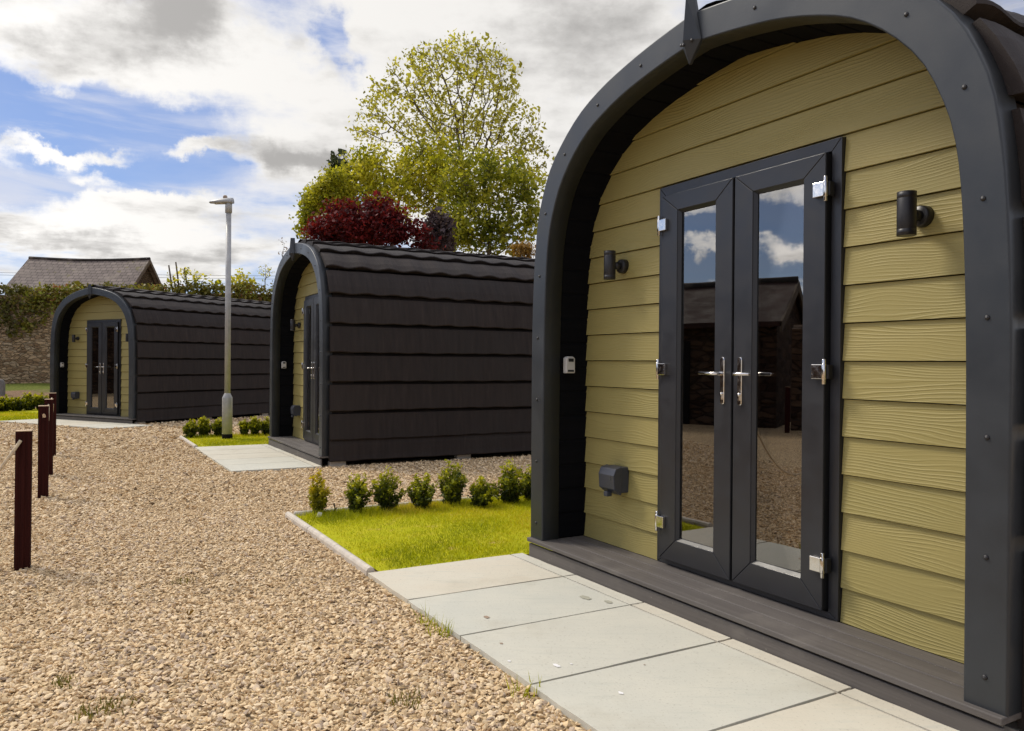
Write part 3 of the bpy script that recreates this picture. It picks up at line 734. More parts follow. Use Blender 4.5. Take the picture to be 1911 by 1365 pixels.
def skel_mesh(name, N, par, r_tip, power, mat_, parent, rmax, sides=5):
    n = len(N); cnt = np.zeros(n); kids = np.bincount(par[par >= 0], minlength=n)
    cnt[kids == 0] = 1
    for i in range(n - 1, 0, -1):
        if par[i] >= 0: cnt[par[i]] += cnt[i]
    r = np.minimum(r_tip * np.maximum(cnt, 1) ** power, rmax)
    idx = np.where(par >= 0)[0]; A, B = N[par[idx]], N[idx]; d = B - A; d /= np.linalg.norm(d, axis=1)[:, None] + 1e-9
    ref = np.where(np.abs(d[:, 2:3]) > .9, [[1., 0, 0]], [[0, 0, 1.]]); u = np.cross(d, ref); u /= np.linalg.norm(u, axis=1)[:, None]; w_ = np.cross(d, u)
    m = len(idx); V = np.empty((m, 2 * sides, 3)); ra = np.minimum(r[par[idx]], r[idx] * 1.6)
    for s in range(sides):
        t = 2 * np.pi * s / sides; e = u * np.cos(t) + w_ * np.sin(t); V[:, s] = A + e * ra[:, None]; V[:, sides + s] = B + e * r[idx][:, None]
    f0 = np.array([(s, (s + 1) % sides, sides + (s + 1) % sides, sides + s) for s in range(sides)])
    F = (f0[None] + (np.arange(m) * 2 * sides)[:, None, None]).reshape(-1, 4)
    return mesh_np(name, V.reshape(-1, 3), F, mat_, smooth=True, parent=parent), cnt
def leaves(name, C, per, spread, size, mat_, parent, bias=None, up=.3, aspect=.6):
    """leaf-sized rhombus faces scattered round the points C"""
    n = len(C) * per; c = np.repeat(C, per, axis=0) + rng.normal(0, spread, (n, 3)); s = size * np.exp(rng.normal(0, .34, n))
    a = rng.normal(0, 1, (n, 3)); a /= np.linalg.norm(a, axis=1)[:, None]; nn = rng.normal(0, 1, (n, 3)); nn[:, 2] += up * 2; b = np.cross(a, nn); b /= np.linalg.norm(b, axis=1)[:, None] + 1e-9
    V = np.empty((n, 4, 3)); V[:, 0] = c - a * s[:, None] * .5; V[:, 2] = c + a * s[:, None] * .5; V[:, 1] = c + b * (s * aspect * .5)[:, None]; V[:, 3] = c - b * (s * aspect * .5)[:, None]
    base = np.repeat(bias if bias is not None else rng.uniform(.25, .75, len(C)), per); col = np.clip(base + rng.normal(0, .15, n), 0, 1)
    return mesh_np(name, V.reshape(-1, 3), np.arange(n * 4).reshape(n, 4), mat_, np.repeat(col, 4), parent=parent)
def blob_pts(blobs, n, shell=.0):
    """random points inside a union of ellipsoids (cx,cy,cz,rx,ry,rz)"""
    blobs = np.array(blobs, float); vol = blobs[:, 3] * blobs[:, 4] * blobs[:, 5]; k = rng.choice(len(blobs), n, p=vol / vol.sum())
    v = rng.normal(0, 1, (n, 3)); v /= np.linalg.norm(v, axis=1)[:, None]; r = (shell + (1 - shell) * rng.random(n)) ** (1 / 3)
    return blobs[k, :3] + v * r[:, None] * blobs[k, 3:]

def px_at(px, py, Y):
    """a far point seen along a given bearing, expressed in metres for tree shapes"""
    return ((px - 955.5) / 1453.4 * Y + .0075 * 0, Y, CAMZ + (678 - py) / 1453.4 * Y)
def tree(name, base, blobs, natt, step, per, spread, lsize, leafmat, label, cat, trunk_h, r_tip=.012, rmax=.22, group=None, shell=.0, infl=3., kill=None, extra=0, power=.5, up=.3, lim=2):
    root = empty(name, base); b0 = np.array(base)
    bl = [(c[0] - base[0], c[1] - base[1], c[2] - base[2], *c[3:]) for c in blobs]
    att = blob_pts(bl, natt, shell)
    tr = [np.array([rng.normal(0, .01) * k * step, rng.normal(0, .01) * k * step, k * step - .1]) for k in range(max(2, int(trunk_h / step)))]
    N, par = colonize(att, tr[0], step, kill or step * 1.6, infl, trunk=tr)
    _, cnt = skel_mesh('trunk', N, par, r_tip, power, M['bark'], root, rmax)
    tips = N[cnt <= lim]; tips = tips[tips[:, 2] > trunk_h * .8]
    if extra: tips = np.vstack([tips, blob_pts(bl, extra)])
    zz = (tips[:, 2] - tips[:, 2].min()) / max(np.ptp(tips[:, 2]), .1)
    bias = np.clip(.5 + .18 * np.sin(tips[:, 0] * 2.3 + 1) * np.sin(tips[:, 2] * 2.7) + rng.normal(0, .2, len(tips)), 0, 1)
    leaves('crown', tips, per, spread, lsize, leafmat, root, bias, up)
    return tag(root, label, cat, group)

def E_(px, py, rx, ry, Y, dy=None):
    """ellipsoid lobe centred on a bearing at distance Y with radii given in the same units"""
    x, y, z = px_at(px, py, Y); k = Y / 1453.4; return (x, y, z, rx * k, (dy if dy else (rx + ry) / 2) * k, ry * k)
g_t = 'trees behind the middle pod'
Yd = 32.
def base_at(px, Y): x = (px - 955.5) / 1453.4 * Y; return (x, Y, gz(x, Y) - .02)
tree('sycamore_tree', base_at(835, 33), [E_(850, 170, 105, 95, 33), E_(900, 130, 50, 45, 33), E_(745, 205, 85, 58, 33), E_(800, 120, 55, 35, 33), E_(940, 245, 70, 75, 33), E_(985, 300, 40, 60, 33), E_(690, 240, 40, 45, 33), E_(850, 250, 110, 60, 33), E_(930, 165, 40, 65, 33), E_(760, 150, 48, 45, 33), E_(855, 105, 90, 32, 33), E_(985, 240, 28, 40, 33), E_(800, 285, 80, 40, 33), E_(930, 300, 60, 45, 33)], 2300, .26, 9, .15, .145, M['sycamore_leaf'],
     'tall airy tree in young yellow leaf with open sky through its branches', 'tree', 5.4, .0095, .24, g_t, .2, 5., .34, power=.45, lim=4)
tree('broadleaf_tree', base_at(720, 31), [E_(710, 320, 62, 42, 31), E_(655, 330, 35, 45, 31), E_(775, 320, 48, 45, 31), E_(720, 370, 95, 45, 31), E_(815, 350, 50, 60, 31), E_(690, 295, 28, 22, 31), E_(760, 285, 30, 22, 31), E_(820, 275, 26, 26, 31)], 520, .3, 26, .19, .14, M['bright_leaf'],
     'bright lime green tree filling in below the tall airy one', 'tree', 3.2, .012, .16, g_t, 0, 4., extra=250)
tree('broadleaf_tree', base_at(905, 29), [E_(890, 335, 70, 50, 29), E_(960, 345, 48, 45, 29), E_(880, 410, 62, 50, 29), E_(960, 410, 48, 50, 29), E_(850, 300, 25, 35, 29), E_(995, 385, 22, 45, 29), E_(920, 450, 75, 30, 29)], 520, .3, 26, .19, .135, M['green_leaf'],
     'dense darker green tree right of the lime tree, next to the near arch', 'tree', 2.4, .012, .15, g_t, 0, 4., extra=300)
tree('conifer_tree', base_at(631, 32), [E_(631, 360, 14, 62, 32), E_(631, 395, 20, 50, 32), E_(629, 330, 8, 40, 32)], 140, .25, 20, .16, .18, M['dark_leaf'],
     'narrow dark conifer rising behind the left end of the lime tree', 'tree', 6.0, .008, .10, g_t, 0, 3., extra=320)
tree('garden_shrub', base_at(612, 30), [E_(620, 352, 24, 28, 30), E_(600, 370, 20, 20, 30), E_(634, 385, 18, 24, 30)], 120, .2, 18, .15, .11, M['bright_leaf'],
     'small bright bush in front of the dark conifer, above the red maple', 'shrub', 3.5, .008, .06, None, 0, 3., extra=330)
tree('garden_shrub', base_at(580, 30.5), [E_(582, 385, 16, 30, 30.5), E_(570, 420, 10, 30, 30.5)], 80, .2, 10, .16, .14, M['green_leaf'],
     'thin greyish green bush at the left edge of the red maple', 'shrub', 3.2, .008, .05, None, 0, 3., extra=170)
tree('red_maple_tree', base_at(680, 26), [E_(675, 430, 88, 36, 26), E_(600, 440, 36, 28, 26), E_(592, 415, 16, 12, 26), E_(720, 402, 34, 18, 26), E_(768, 436, 32, 14, 26), E_(790, 458, 24, 12, 26), E_(700, 377, 22, 13, 26), E_(640, 390, 30, 13, 26), E_(745, 412, 18, 12, 26), E_(612, 398, 16, 11, 26)], 420, .22, 26, .14, .11, M['red_leaf'],
     'dark red maple tree behind the roof of the middle pod', 'tree', 2.6, .008, .12, g_t, 0, 3., extra=420, up=.6)
tree('purple_shrub', base_at(817, 27), [E_(817, 432, 22, 30, 27), E_(812, 455, 26, 22, 27)], 90, .2, 16, .12, .12, M['purple_leaf'],
     'dusky purple shrub between the red maple and the green tree', 'shrub', 3., .007, .05, None, 0, 3., extra=380)
tree('orange_shrub', base_at(972, 25), [E_(972, 466, 20, 10, 25), E_(985, 470, 14, 10, 25)], 40, .2, 10, .09, .08, M['orange_leaf'],
     'small orange tinted shrub at the near arch, above the middle pod roof', 'shrub', 2.8, .006, .04, None, 0, 3., extra=120)
tree('flowering_shrub', base_at(522, 24), [E_(524, 455, 14, 14, 24), E_(535, 470, 12, 14, 24), E_(515, 475, 10, 14, 24)], 60, .14, 5, .06, .06, M['pink_leaf'],
     'sparse pinkish twiggy shrub left of the middle pod finial', 'shrub', 2.6, .005, .04, None, 0, 3.)
# plants rooted on top of the old wall
def base_w(px, z=3.9): return ((px - 955.5) / 1453.4 * 30.3, 30.3, z)
tree('wall_shrub', base_w(345), [E_(345, 520, 26, 20, 30.3), E_(375, 528, 20, 14, 30.3), E_(325, 535, 18, 14, 30.3), E_(395, 535, 22, 10, 30.3)], 150, .14, 6, .10, .13, M['bright_leaf'],
     'straggly light green bush with stakes on the wall top', 'shrub', .3, .006, .03, None, 0, 2.)
tree('wall_shrub', base_w(452), [E_(452, 525, 20, 17, 30.3), E_(440, 535, 16, 10, 30.3)], 100, .14, 10, .10, .13, M['bright_leaf'],
     'leafy bush on the wall top just right of the lamp post', 'shrub', .25, .006, .03, None, 0, 2.)
tree('sapling', base_w(493, 4.0), [E_(495, 511, 15, 18, 30.3)], 150, .12, 3, .06, .08, M['bright_leaf'],
     'thin bare-looking sapling on the wall beside the middle pod', 'sapling', .3, .005, .025, None, 0, 2.)
for k, (px, top, lean) in enumerate(((318, 500, -.22), (331, 494, -.16), (326, 520, -.1), (347, 505, .02))):
    x, y, z0 = base_w(px + 6); xt, yt, zt_ = px_at(px - 4 + lean, top, 30.2); s_ = MB(); s_.tube([(0, 0, -.1), (xt - x, 0, zt_ - z0)], [.035, .03], 8)
    tag(s_.build('wooden_stake', M['bark'], loc=(x, y - .1, z0)), ['leaning brown stake at the left side of the wall top bush', 'tallest brown stake in the wall top bush', 'short brown stake between the two tall ones on the wall', 'upright brown stake at the right of the wall top stakes'][k], 'stake', 'stakes in the wall top bush')

# small box shrubs along the lawns
def box_shrub(pos, h, w_, seed, label, group, n=150, leafmat='box_leaf', ls=.020, lean=(0, 0), name='box_shrub', trunk_frac=.14, per=6):
    global rng
    keep = rng; rng = np.random.default_rng(seed); root = empty(name, pos)
    r0 = w_ / 2; ns = max(5, int(11 * min(1.2, w_ / .22))); st = MB(); C = []; Bz = []; q0 = rng.uniform(0, 6.28)
    for k in range(ns):
        a = q0 + 2.4 * k; rad = r0 * math.sqrt((k + .4) / ns) * rng.uniform(.8, 1.1); ht = h * (1.04 - .50 * (rad / r0) ** 1.6) * rng.uniform(.74, 1.06)
        e = np.array([rad * math.cos(a) + lean[0] * h, rad * math.sin(a) + lean[1] * h, ht]); c1 = np.array([e[0] * .55, e[1] * .55, ht * .38]); pts = [((1 - t) ** 2) * np.zeros(3) + 2 * t * (1 - t) * c1 + t * t * e for t in np.linspace(0, 1, 9)]
        st.tube(pts, [.005 * (1 - .8 * t) * h / .3 for t in np.linspace(0, 1, 9)], 5)
        for t in np.linspace(.10, 1, 15):
            c = ((1 - t) ** 2) * np.zeros(3) + 2 * t * (1 - t) * c1 + t * t * e
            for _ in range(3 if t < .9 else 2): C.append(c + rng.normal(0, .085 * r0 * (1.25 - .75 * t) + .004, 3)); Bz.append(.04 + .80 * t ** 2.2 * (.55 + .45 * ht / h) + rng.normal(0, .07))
    st.build('stem', M['twig'], root)
    C = np.array(C); k = C[:, 2] > .012; C = C[k]; Bz = np.clip(np.array(Bz)[k], 0, 1)
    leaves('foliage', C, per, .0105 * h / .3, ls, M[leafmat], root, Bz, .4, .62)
    rng = keep
    return tag(root, label, 'shrub', group)
G1 = 'small shrubs along the near lawn'
S1 = [((-3.40, -.78), .305, .15, 'yellow_leaf', 'thin yellowing shrub at the left corner of the near lawn', (0, 0)), ((-3.33, -.50), .29, .19, 'box_leaf', 'slim upright shrub next right of the thin yellowing one', (.1, 0)), ((-3.27, -.25), .31, .245, 'box_leaf', 'round bushy shrub with one sprig reaching left', (0, 0)),
      ((-3.22, .04), .275, .22, 'box_leaf', 'low spreading shrub left of the tallest double-headed one', (0, 0)), ((-3.30, .36), .345, .26, 'box_leaf', 'tall double-headed shrub in the middle right of the near row', (0, 0)), ((-3.08, .50), .225, .24, 'box_leaf', 'lowest shrub, dark and lopsided, in the near row', (.12, .1)),
      ((-3.12, .83), .355, .24, 'box_leaf', 'tall dense shrub at the right of the near row before the arch', (0, 0)), ((-3.15, 1.06), .30, .2, 'box_leaf', 'shrub mostly hidden behind the left leg of the near arch', (0, 0))]
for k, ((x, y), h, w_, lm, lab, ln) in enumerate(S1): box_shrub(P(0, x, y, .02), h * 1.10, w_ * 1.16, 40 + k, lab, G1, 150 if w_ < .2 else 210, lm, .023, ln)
G2 = 'small shrubs around the lamp post'
for k, (y, h, w_, lab) in enumerate(((-.90, .31, .25, 'leftmost round shrub on the lamp post lawn'), (-.69, .33, .24, 'middle one of the three round shrubs left of the lamp post'), (-.46, .34, .27, 'round shrub closest to the lamp post on its left'),
                                     (-.05, .29, .22, 'small shrub just right of the lamp post'), (.12, .33, .22, 'shrub halfway between the lamp post and the middle pod'), (.32, .33, .24, 'shrub touching the left leg of the middle pod arch'))):
    box_shrub(P(1, -3.12 if k != 1 else -3.18, y, .02), h, w_, 70 + k, lab, G2, 130, 'box_leaf', .036, per=5)
for k in range(7):
    X, Y = -13.05 + .095 * k, 19.0 + .36 * k
    box_shrub(Vector((X, Y, gz(X, Y) + .02)), .42 + .05 * math.sin(k * 1.7), .50, 90 + k, ['shrub at the near end of the low row at the left edge', 'second low shrub from the left edge in the far row', 'third low shrub from the left edge in the far row', 'middle shrub of the low row at the far left', 'low shrub two before the right end of the far left row', 'low shrub next to last at the right of the far left row', 'last low shrub of the far left row, beside the posts'][k], 'row of low shrubs at the far left', 110, 'box_leaf', .05, per=6)

# ------------------------------------------------------------------ old wall, ivy, roofs
wl = MB(); rg = []
rr = random.Random(2)
for x in np.linspace(-42, 10, 105):
    top = CAMZ + 2.50 + .012 * (x + 20) + rr.uniform(-.05, .05); rg.append([(x, 30 + rr.uniform(-.02, .02), -.6), (x, 30 + rr.uniform(-.02, .02), top - .1), (x, 30.08, top), (x, 30.5, top + .03), (x, 30.55, -.6)])
wl.rings(rg, sm=False); tag(wl.build('stone_wall', M['rubble']), 'old rubble stone boundary wall behind the far left pod', 'wall')
sw = MB(); rg = []  # unseen wall, added so the far pod doors mirror something dark
for y in np.linspace(-14, 29.9, 60):
    top = CAMZ + 2.46 + rr.uniform(-.05, .05); rg.append([(-24.3 + rr.uniform(-.02, .02), y, -.6), (-24.3 + rr.uniform(-.02, .02), y, top - .1), (-24.4, y, top), (-24.8, y, top), (-24.85, y, -.6)][::-1])
sw.rings(rg, sm=False); tag(sw.build('stone_wall', M['rubble2']), 'added stone wall out of view, darkening the reflection in the far pod doors', 'wall')
n = 5600; x = rng.uniform(-42, 9, n); prof_ = .42 + .34 * (np.sin(x * .9) * .5 + .5) * (np.sin(x * 2.3 + 1) * .5 + .5) + .35 * np.exp(-((x + 19.5) / 1.6) ** 2)
q = rng.random(n); down = q * q * prof_ * 1.6; topz = CAMZ + 2.50 + .012 * (x + 20)
C = np.c_[x, 29.93 + rng.normal(0, .06, n) + np.where(q < .2, rng.uniform(0, .6, n), 0), topz + .20 * (.4 + rng.random(n)) * (q < .35) + .05 - down]
iv = empty('ivy', (-18, 30, 3.7)); C0 = C - np.array([-18, 30, 3.7])
leaves('foliage', C0, 9, .075, .10, M['ivy_leaf'], iv, np.clip(.45 + .25 * np.sin(x * 1.7) + rng.normal(0, .18, n), 0, 1), .1, .8)
tag(iv, 'brown and green ivy matted over the top of the stone wall', 'ivy', kind='stuff')
tag(iv.children[0], kind='stuff')

def gable_house(name, x0, x1, y0, y1, zb, ze, zr, over, wallm, roofm, label, sag=0., axis='x', thick=.10):
    """gabled building with its ridge along x"""
    root = empty(name, ((x0 + x1) / 2, (y0 + y1) / 2, zb)); cx, cy, cz = root.location; ym = (y0 + y1) / 2
    q = MB(); q.add([(x, y, z) for x in (x0 - cx, x1 - cx) for y, z in ((y0 - cy, -.6), (y1 - cy, -.6), (y1 - cy, ze - cz), (ym - cy, zr - cz - .06), (y0 - cy, ze - cz))], [(0, 1, 2, 3, 4), (9, 8, 7, 6, 5), (0, 4, 9, 5), (1, 6, 7, 2), (4, 3, 8, 9), (3, 2, 7, 8), (0, 5, 6, 1)])
    q.build('wall', wallm, root)
    me = bpy.data.meshes.new('roof'); vs = []; fs = []; uv = []; n_ = 24; X0, X1 = x0 - over, x1 + over
    sl = math.hypot(ym - y0, zr - ze); m_ = 8; oe = .25
    for sgn in (-1, 1):
        for lay in (0, 1):
            k0 = len(vs)
            for i in range(n_ + 1):
                t = i / n_; x = X0 + (X1 - X0) * t
                for j in range(m_ + 1):
                    s = -oe / sl + (1 + oe / sl) * j / m_; yv = (y0 if sgn < 0 else y1) + (ym - (y0 if sgn < 0 else y1)) * s; zv = ze + (zr - ze) * s
                    zv -= sag * math.sin(math.pi * t) * (.4 + .6 * max(s, 0)); zv += .012 * math.sin(x * 2.1 + j)
                    vs.append((x - cx, yv - cy, zv - cz + (0 if lay else thick))); uv.append((x, s * sl))
            for i in range(n_):
                for j in range(m_): fs.append((k0 + i * (m_ + 1) + j, k0 + (i + 1) * (m_ + 1) + j, k0 + (i + 1) * (m_ + 1) + j + 1, k0 + i * (m_ + 1) + j + 1))
        # edges
        kt, kb = len(vs) - 2 * (n_ + 1) * (m_ + 1), len(vs) - (n_ + 1) * (m_ + 1)
        for i in range(n_): fs.append((kt + i * (m_ + 1), kt + (i + 1) * (m_ + 1), kb + (i + 1) * (m_ + 1), kb + i * (m_ + 1)))
        for j in range(m_):
            for i in (0, n_): fs.append((kt + i * (m_ + 1) + j, kt + i * (m_ + 1) + j + 1, kb + i * (m_ + 1) + j + 1, kb + i * (m_ + 1) + j))
    me.from_pydata(vs, [], fs); ul = me.uv_layers.new(name='UVMap')
    for lp in me.loops: ul.data[lp.index].uv = uv[lp.vertex_index]
    rf = link('roof', me, roofm, root)
    rt = MB(); rt.tube([(X0 - cx + (X1 - X0) * t, ym - cy, zr - cz + thick - sag * math.sin(math.pi * t)) for t in np.linspace(0, 1, 13)], .09, 8); rt.build('ridge_tile', M['slate'], rf)
    for xe in (X0, X1):
        bb = MB()
        for ys_ in (y0, y1):
            yo = ys_ + (-.25 if ys_ == y0 else .25) * (ym - y0) / sl; zo = ze - .25 * (zr - ze) / sl
            bb.add([(xe - cx + e, y_ - cy, z_ - cz) for e in (-.025, .025) for y_, z_ in ((yo, zo - .12), (yo, zo + .09), (ym, zr + .09), (ym, zr - .12))], [(0, 1, 2, 3), (7, 6, 5, 4), (0, 4, 5, 1), (1, 5, 6, 2), (2, 6, 7, 3), (3, 7, 4, 0)])
        bb.build('barge_board', M['bark'], root)
    return root
M['slate2'] = M['slate']
h = gable_house('slate_barn', -24.6, -18.9, 38.2, 41.9, gz(0, 40), CAMZ + 3.50, CAMZ + 5.12, .25, M['rubble2'], M['slate'], '', .10)
h.children[0].data.materials[0] = M['rubble2']
tag(h, 'old barn with a weathered grey slate roof showing above the wall', 'barn')
# outbuilding across the yard, seen mirrored in the near pod's doors
h = gable_house('stone_outbuilding', -3.9, 3.9, -1.9, 1.9, 0, 2.12, 3.0, .12, M['rubble2'], M['slate_red'], '', .04)
h.location = (-12.8, 9.5, gz(-12, 9)); h.rotation_euler = (0, 0, R(90))
tag(h, 'low stone outbuilding with a dark roof mirrored in the near pod doors', 'outbuilding')
q = MB(); q.box(-.45, .45, -.03, .03, 0, 1.75); q.build('door', M['dark'], h, loc=(-1.3, -1.93, 0))
q = MB(); q.box(-.4, .4, -.03, .03, 0, .8); q.build('window', M['dark'], h, loc=(1.0, -1.93, .9))
ew = MB(); rg = []
for y in np.linspace(5.25, -8, 30): rg.append([(-10.5 + rr.uniform(-.02, .02), y, -.4), (-10.5 + rr.uniform(-.02, .02), y, 1.9 + rr.uniform(-.04, .04)), (-10.7, y, 1.98), (-10.95, y, 1.9), (-11, y, -.4)])
ew.rings(rg, sm=False); tag(ew.build('stone_wall', M['rubble2']), 'low dark stone wall running on from the mirrored outbuilding', 'wall')

# ------------------------------------------------------------------ lamp post
lp = Vector((-4.63, 12.68, gz(-4.63, 12.68))); lamp = empty('lamp_post', lp)
q = MB(); q.tube([(0, 0, -.1), (0, 0, .69), (0, 0, .695), (0, 0, .76), (0, 0, .765)], [.080, .080, .079, .048, .046], 20); q.build('base_sleeve', M['galv'], lamp)
q = MB(); q.tube([(0, 0, -.02), (0, 0, .10), (0, 0, .105)], [.0835, .0825, .080], 14); q.build('base_stain', M['dark'], lamp)
q = MB(); q.tube([(0, 0, .74), (0, 0, 3.74)], [.046, .042], 20); q.build('pole', M['galv'], lamp)
hd = MB()
sec = [(.075, .045, .075), (.06, .055, .082), (-.02, .085, .080), (-.14, .088, .066), (-.27, .070, .040), (-.315, .045, .018)]
rg = []
for (x, wy, hz) in sec:
    zb = 3.865 + (.0 if x > -.05 else (-.05 - x) * .02); rg.append([(x, wy * math.cos(t), zb + (hz if math.sin(t) > 0 else .012) * math.sin(t)) for t in np.linspace(0, 2 * math.pi, 16, endpoint=False)])
hd.rings(rg, sm=True); lh = hd.build('lantern', M['galv'], lamp)
q = MB(); q.tube([(0, 0, 3.70), (0, 0, 3.815), (.005, 0, 3.88)], [.054, .054, .05], 16); q.build('bracket', M['galv'], lh)
q = MB(); q.box(-.25, -.06, -.055, .055, 3.851, 3.859); q.build('lens', M['safe_grey'], lh)
q = MB(); q.tube([(-.06, 0, 3.93), (-.06, 0, 3.965), (-.06, 0, 3.985)], [.035, .035, .025], 12); q.build('photocell', M['rust'], lh)
lamp.rotation_euler = (0, 0, R(-6)); tag(lamp, 'grey steel lamp post with a wide lower sleeve between two pods', 'lamp post')

# ------------------------------------------------------------------ rope posts
def rope_post(X, Y, rot, label, hgt=.826, lean=0., patch=False, name='rope_post'):
    root = empty(name, (X, Y, gz(X, Y)), rot); q = MB(); h_ = .040; prof_ = []
    for sidek in range(4):       # ribbed square section
        for u in np.linspace(-1, 1, 13)[:-1]:
            g_ = -.0035 if abs(abs(u) - .42) < .09 else 0
            x, y = h_ * u, -(h_ + g_); a_ = sidek * math.pi / 2; prof_.append((x * math.cos(a_) - y * math.sin(a_), x * math.sin(a_) + y * math.cos(a_)))
    q.rings([[(x + lean * z, y, z) for x, y in prof_] for z in (-.15, hgt)]); q.build('shaft', M['post'], root)
    q = MB(); q.box(-.0405 + lean * hgt, .0405 + lean * hgt, -.0405, .0405, hgt, hgt + .004); q.build('cap', M['wood_light'], root)
    if patch:
        q = MB(); n_ = 12; rr_ = random.Random(4); q.add([(.006 + .019 * rr_.uniform(.5, 1.2) * math.cos(t), -.0445, hgt - .085 + .020 * rr_.uniform(.6, 1.2) * math.sin(t)) for t in np.linspace(0, 6.28, n_, endpoint=False)], [tuple(range(n_))]); q.build('bare_patch', M['wood_light'], root)
    return tag(root, label, 'post', 'brown rope posts at the left of the gravel')
th1 = PODS[0][1]
PP = [(-1.35, 1.85), (-2.86, 4.56), (-4.22, 7.02), (-5.01, 8.43), (-6.03, 10.23), (-9.92, 5.23)]
rope_post(*PP[1], .48, 'nearest brown ribbed post with a pale rope drooping to the left', .806, .006)
rope_post(*PP[2], .48, 'second brown post from the camera, with a bare pale patch near its top', .826, 0, True)
rope_post(*PP[3], .48, 'third brown post from the camera, half behind the second', .826)
rope_post(*PP[4], .48, 'farthest of the four brown posts, just left of the far pod arch', .83)
rope_post(*PP[5], -.3, 'brown post across the yard mirrored in the near pod doors', .83)
rope_post(-4.2, 3.8, -.3, 'brown post outside the left of the view holding the near rope', .826)
def rope(a_, b_, za, zb, sag, label):
    A = Vector((*a_, gz(*a_) + za)); B = Vector((*b_, gz(*b_) + zb)); pts = []
    for t in np.linspace(0, 1, 25): p = A.lerp(B, t); p.z -= sag * 4 * t * (1 - t); pts.append(p - A)
    q = MB(); q.tube(pts, .0095, 8); o = q.build('rope', M['rope'], loc=A); return tag(o, label, 'rope', 'ropes slung between the brown posts')
rope((-2.845, 4.515), (-4.2, 3.8), .755, .755, .66, 'pale rope drooping from the nearest brown post out of the left edge')
rope((-4.205, 7.06), (-4.99, 8.39), .77, .77, .12, 'short pale rope between the second and third brown posts')
rope((-4.99, 8.47), (-6.02, 10.19), .77, .77, .14, 'short pale rope between the third and farthest brown posts')

# ------------------------------------------------------------------ small things
def tuft(pos, n, h_, label, mat_='grass', spread=.03):
    x, y = rng.normal(0, spread, n), rng.normal(0, spread, n); a = rng.uniform(0, 6.28, n); hh = h_ * rng.uniform(.4, 1.2, n); ln = rng.normal(0, .35, (2, n)) * hh; w_ = .003
    V = np.empty((n, 3, 3)); V[:, 0] = np.c_[x - np.cos(a) * w_, y - np.sin(a) * w_, np.zeros(n)]; V[:, 1] = np.c_[x + np.cos(a) * w_, y + np.sin(a) * w_, np.zeros(n)]; V[:, 2] = np.c_[x + ln[0], y + ln[1], hh]
    o = mesh_np('grass_tuft', V.reshape(-1, 3), np.arange(n * 3).reshape(n, 3), M[mat_], np.repeat(rng.uniform(.1, .6, n), 3), loc=pos); tag(o, label, 'weed', 'weeds growing in the gravel', 'stuff')
tuft(P(0, -.56, -1.085, .0), 26, .075, 'small grass tuft at the paving edge, left of two close together')
tuft(P(0, -.41, -1.075, .0), 30, .085, 'small grass tuft at the paving edge by the second joint')
tuft(P(0, .32, -1.085, .0), 26, .065, 'small grass tuft at the paving edge nearest the camera')
tuft(P(0, -.26, -2.42, .01), 90, .03, 'flat mossy weed in the gravel near the bottom left', 'ivy_leaf', .045)
tuft(P(0, -1.86, -1.96, .008), 40, .028, 'faint mossy weed in the middle of the gravel', 'ivy_leaf', .04)
tuft(P(0, -.59, -2.54, .01), 50, .028, 'small mossy weed in the gravel at the lower left', 'ivy_leaf', .03)
tuft(P(0, .18, -1.5, .008), 60, .03, 'weed patch at the bottom of the gravel beside the paving', 'ivy_leaf', .035)
q = MB(); q.add([(0, 0, 0), (.014, .006, .012), (.03, .002, .03), (.012, -.008, .03)], [(0, 1, 2, 3)]); q.add([(.0, 0, 0), (-.012, .004, .018), (-.004, .01, .03)], [(0, 1, 2)])
tag(q.build('dead_leaf', M['orange_leaf'], loc=P(0, -1.19, -2.03, .012), attr=True), 'single curled orange dead leaf lying on the gravel', 'leaf')
q = MB(); q.add([(0, 0, 0), (.035, .004, .006), (.04, .012, .035), (.012, .006, .042), (.0, .012, .02)], [(0, 1, 2, 3), (0, 3, 4)])
tag(q.build('paper_scrap', M['white_patch'], loc=P(0, -3.23, -.84, .03)), 'white scrap of paper in the grass at the near lawn corner', 'litter')
q = MB(); q.tube([(0, 0, 0), (.004, 0, .05), (-.004, 0, .085)], [.006, .005, .009], 7); q.tube([(0, 0, .03), (.02, 0, .05)], [.004, .006], 6)
tag(q.build('dead_sprout', M['bark'], loc=P(0, -3.36, -.66, .02)), 'short dark dead stem between the two leftmost near shrubs', 'stem')
# grey stone marker at the left edge
q = MB(); X, Y = -16.47, 25.0; q.rings([[(-.12 * s, 0, z), (.12 * s, 0, z), (.12 * s, .16, z), (-.12 * s, .16, z)] for s, z in ((1, -.2), (1, .46), (.75, .56), (.35, .62))]); tag(q.build('stone_marker', M['marker_stone'], loc=(X, Y, gz(X, Y) + .12), bevel=.02), 'grey round-topped stone at the left edge, half out of view', 'stone')
# overhead wires
for k, (z0, z1, lab) in enumerate(((8.15, 8.05, 'upper thin overhead wire crossing the sky behind the wall'), (8.03, 7.7, 'lower thin overhead wire crossing the sky behind the wall'))):
    q = MB(); q.tube([(-60 + 80 * t, 60, z0 + (z1 - z0) * t - 1.2 * t * (1 - t)) for t in np.linspace(0, 1, 20)], .012, 5); tag(q.build('overhead_wire', M['dark']), lab, 'wire', 'overhead wires')

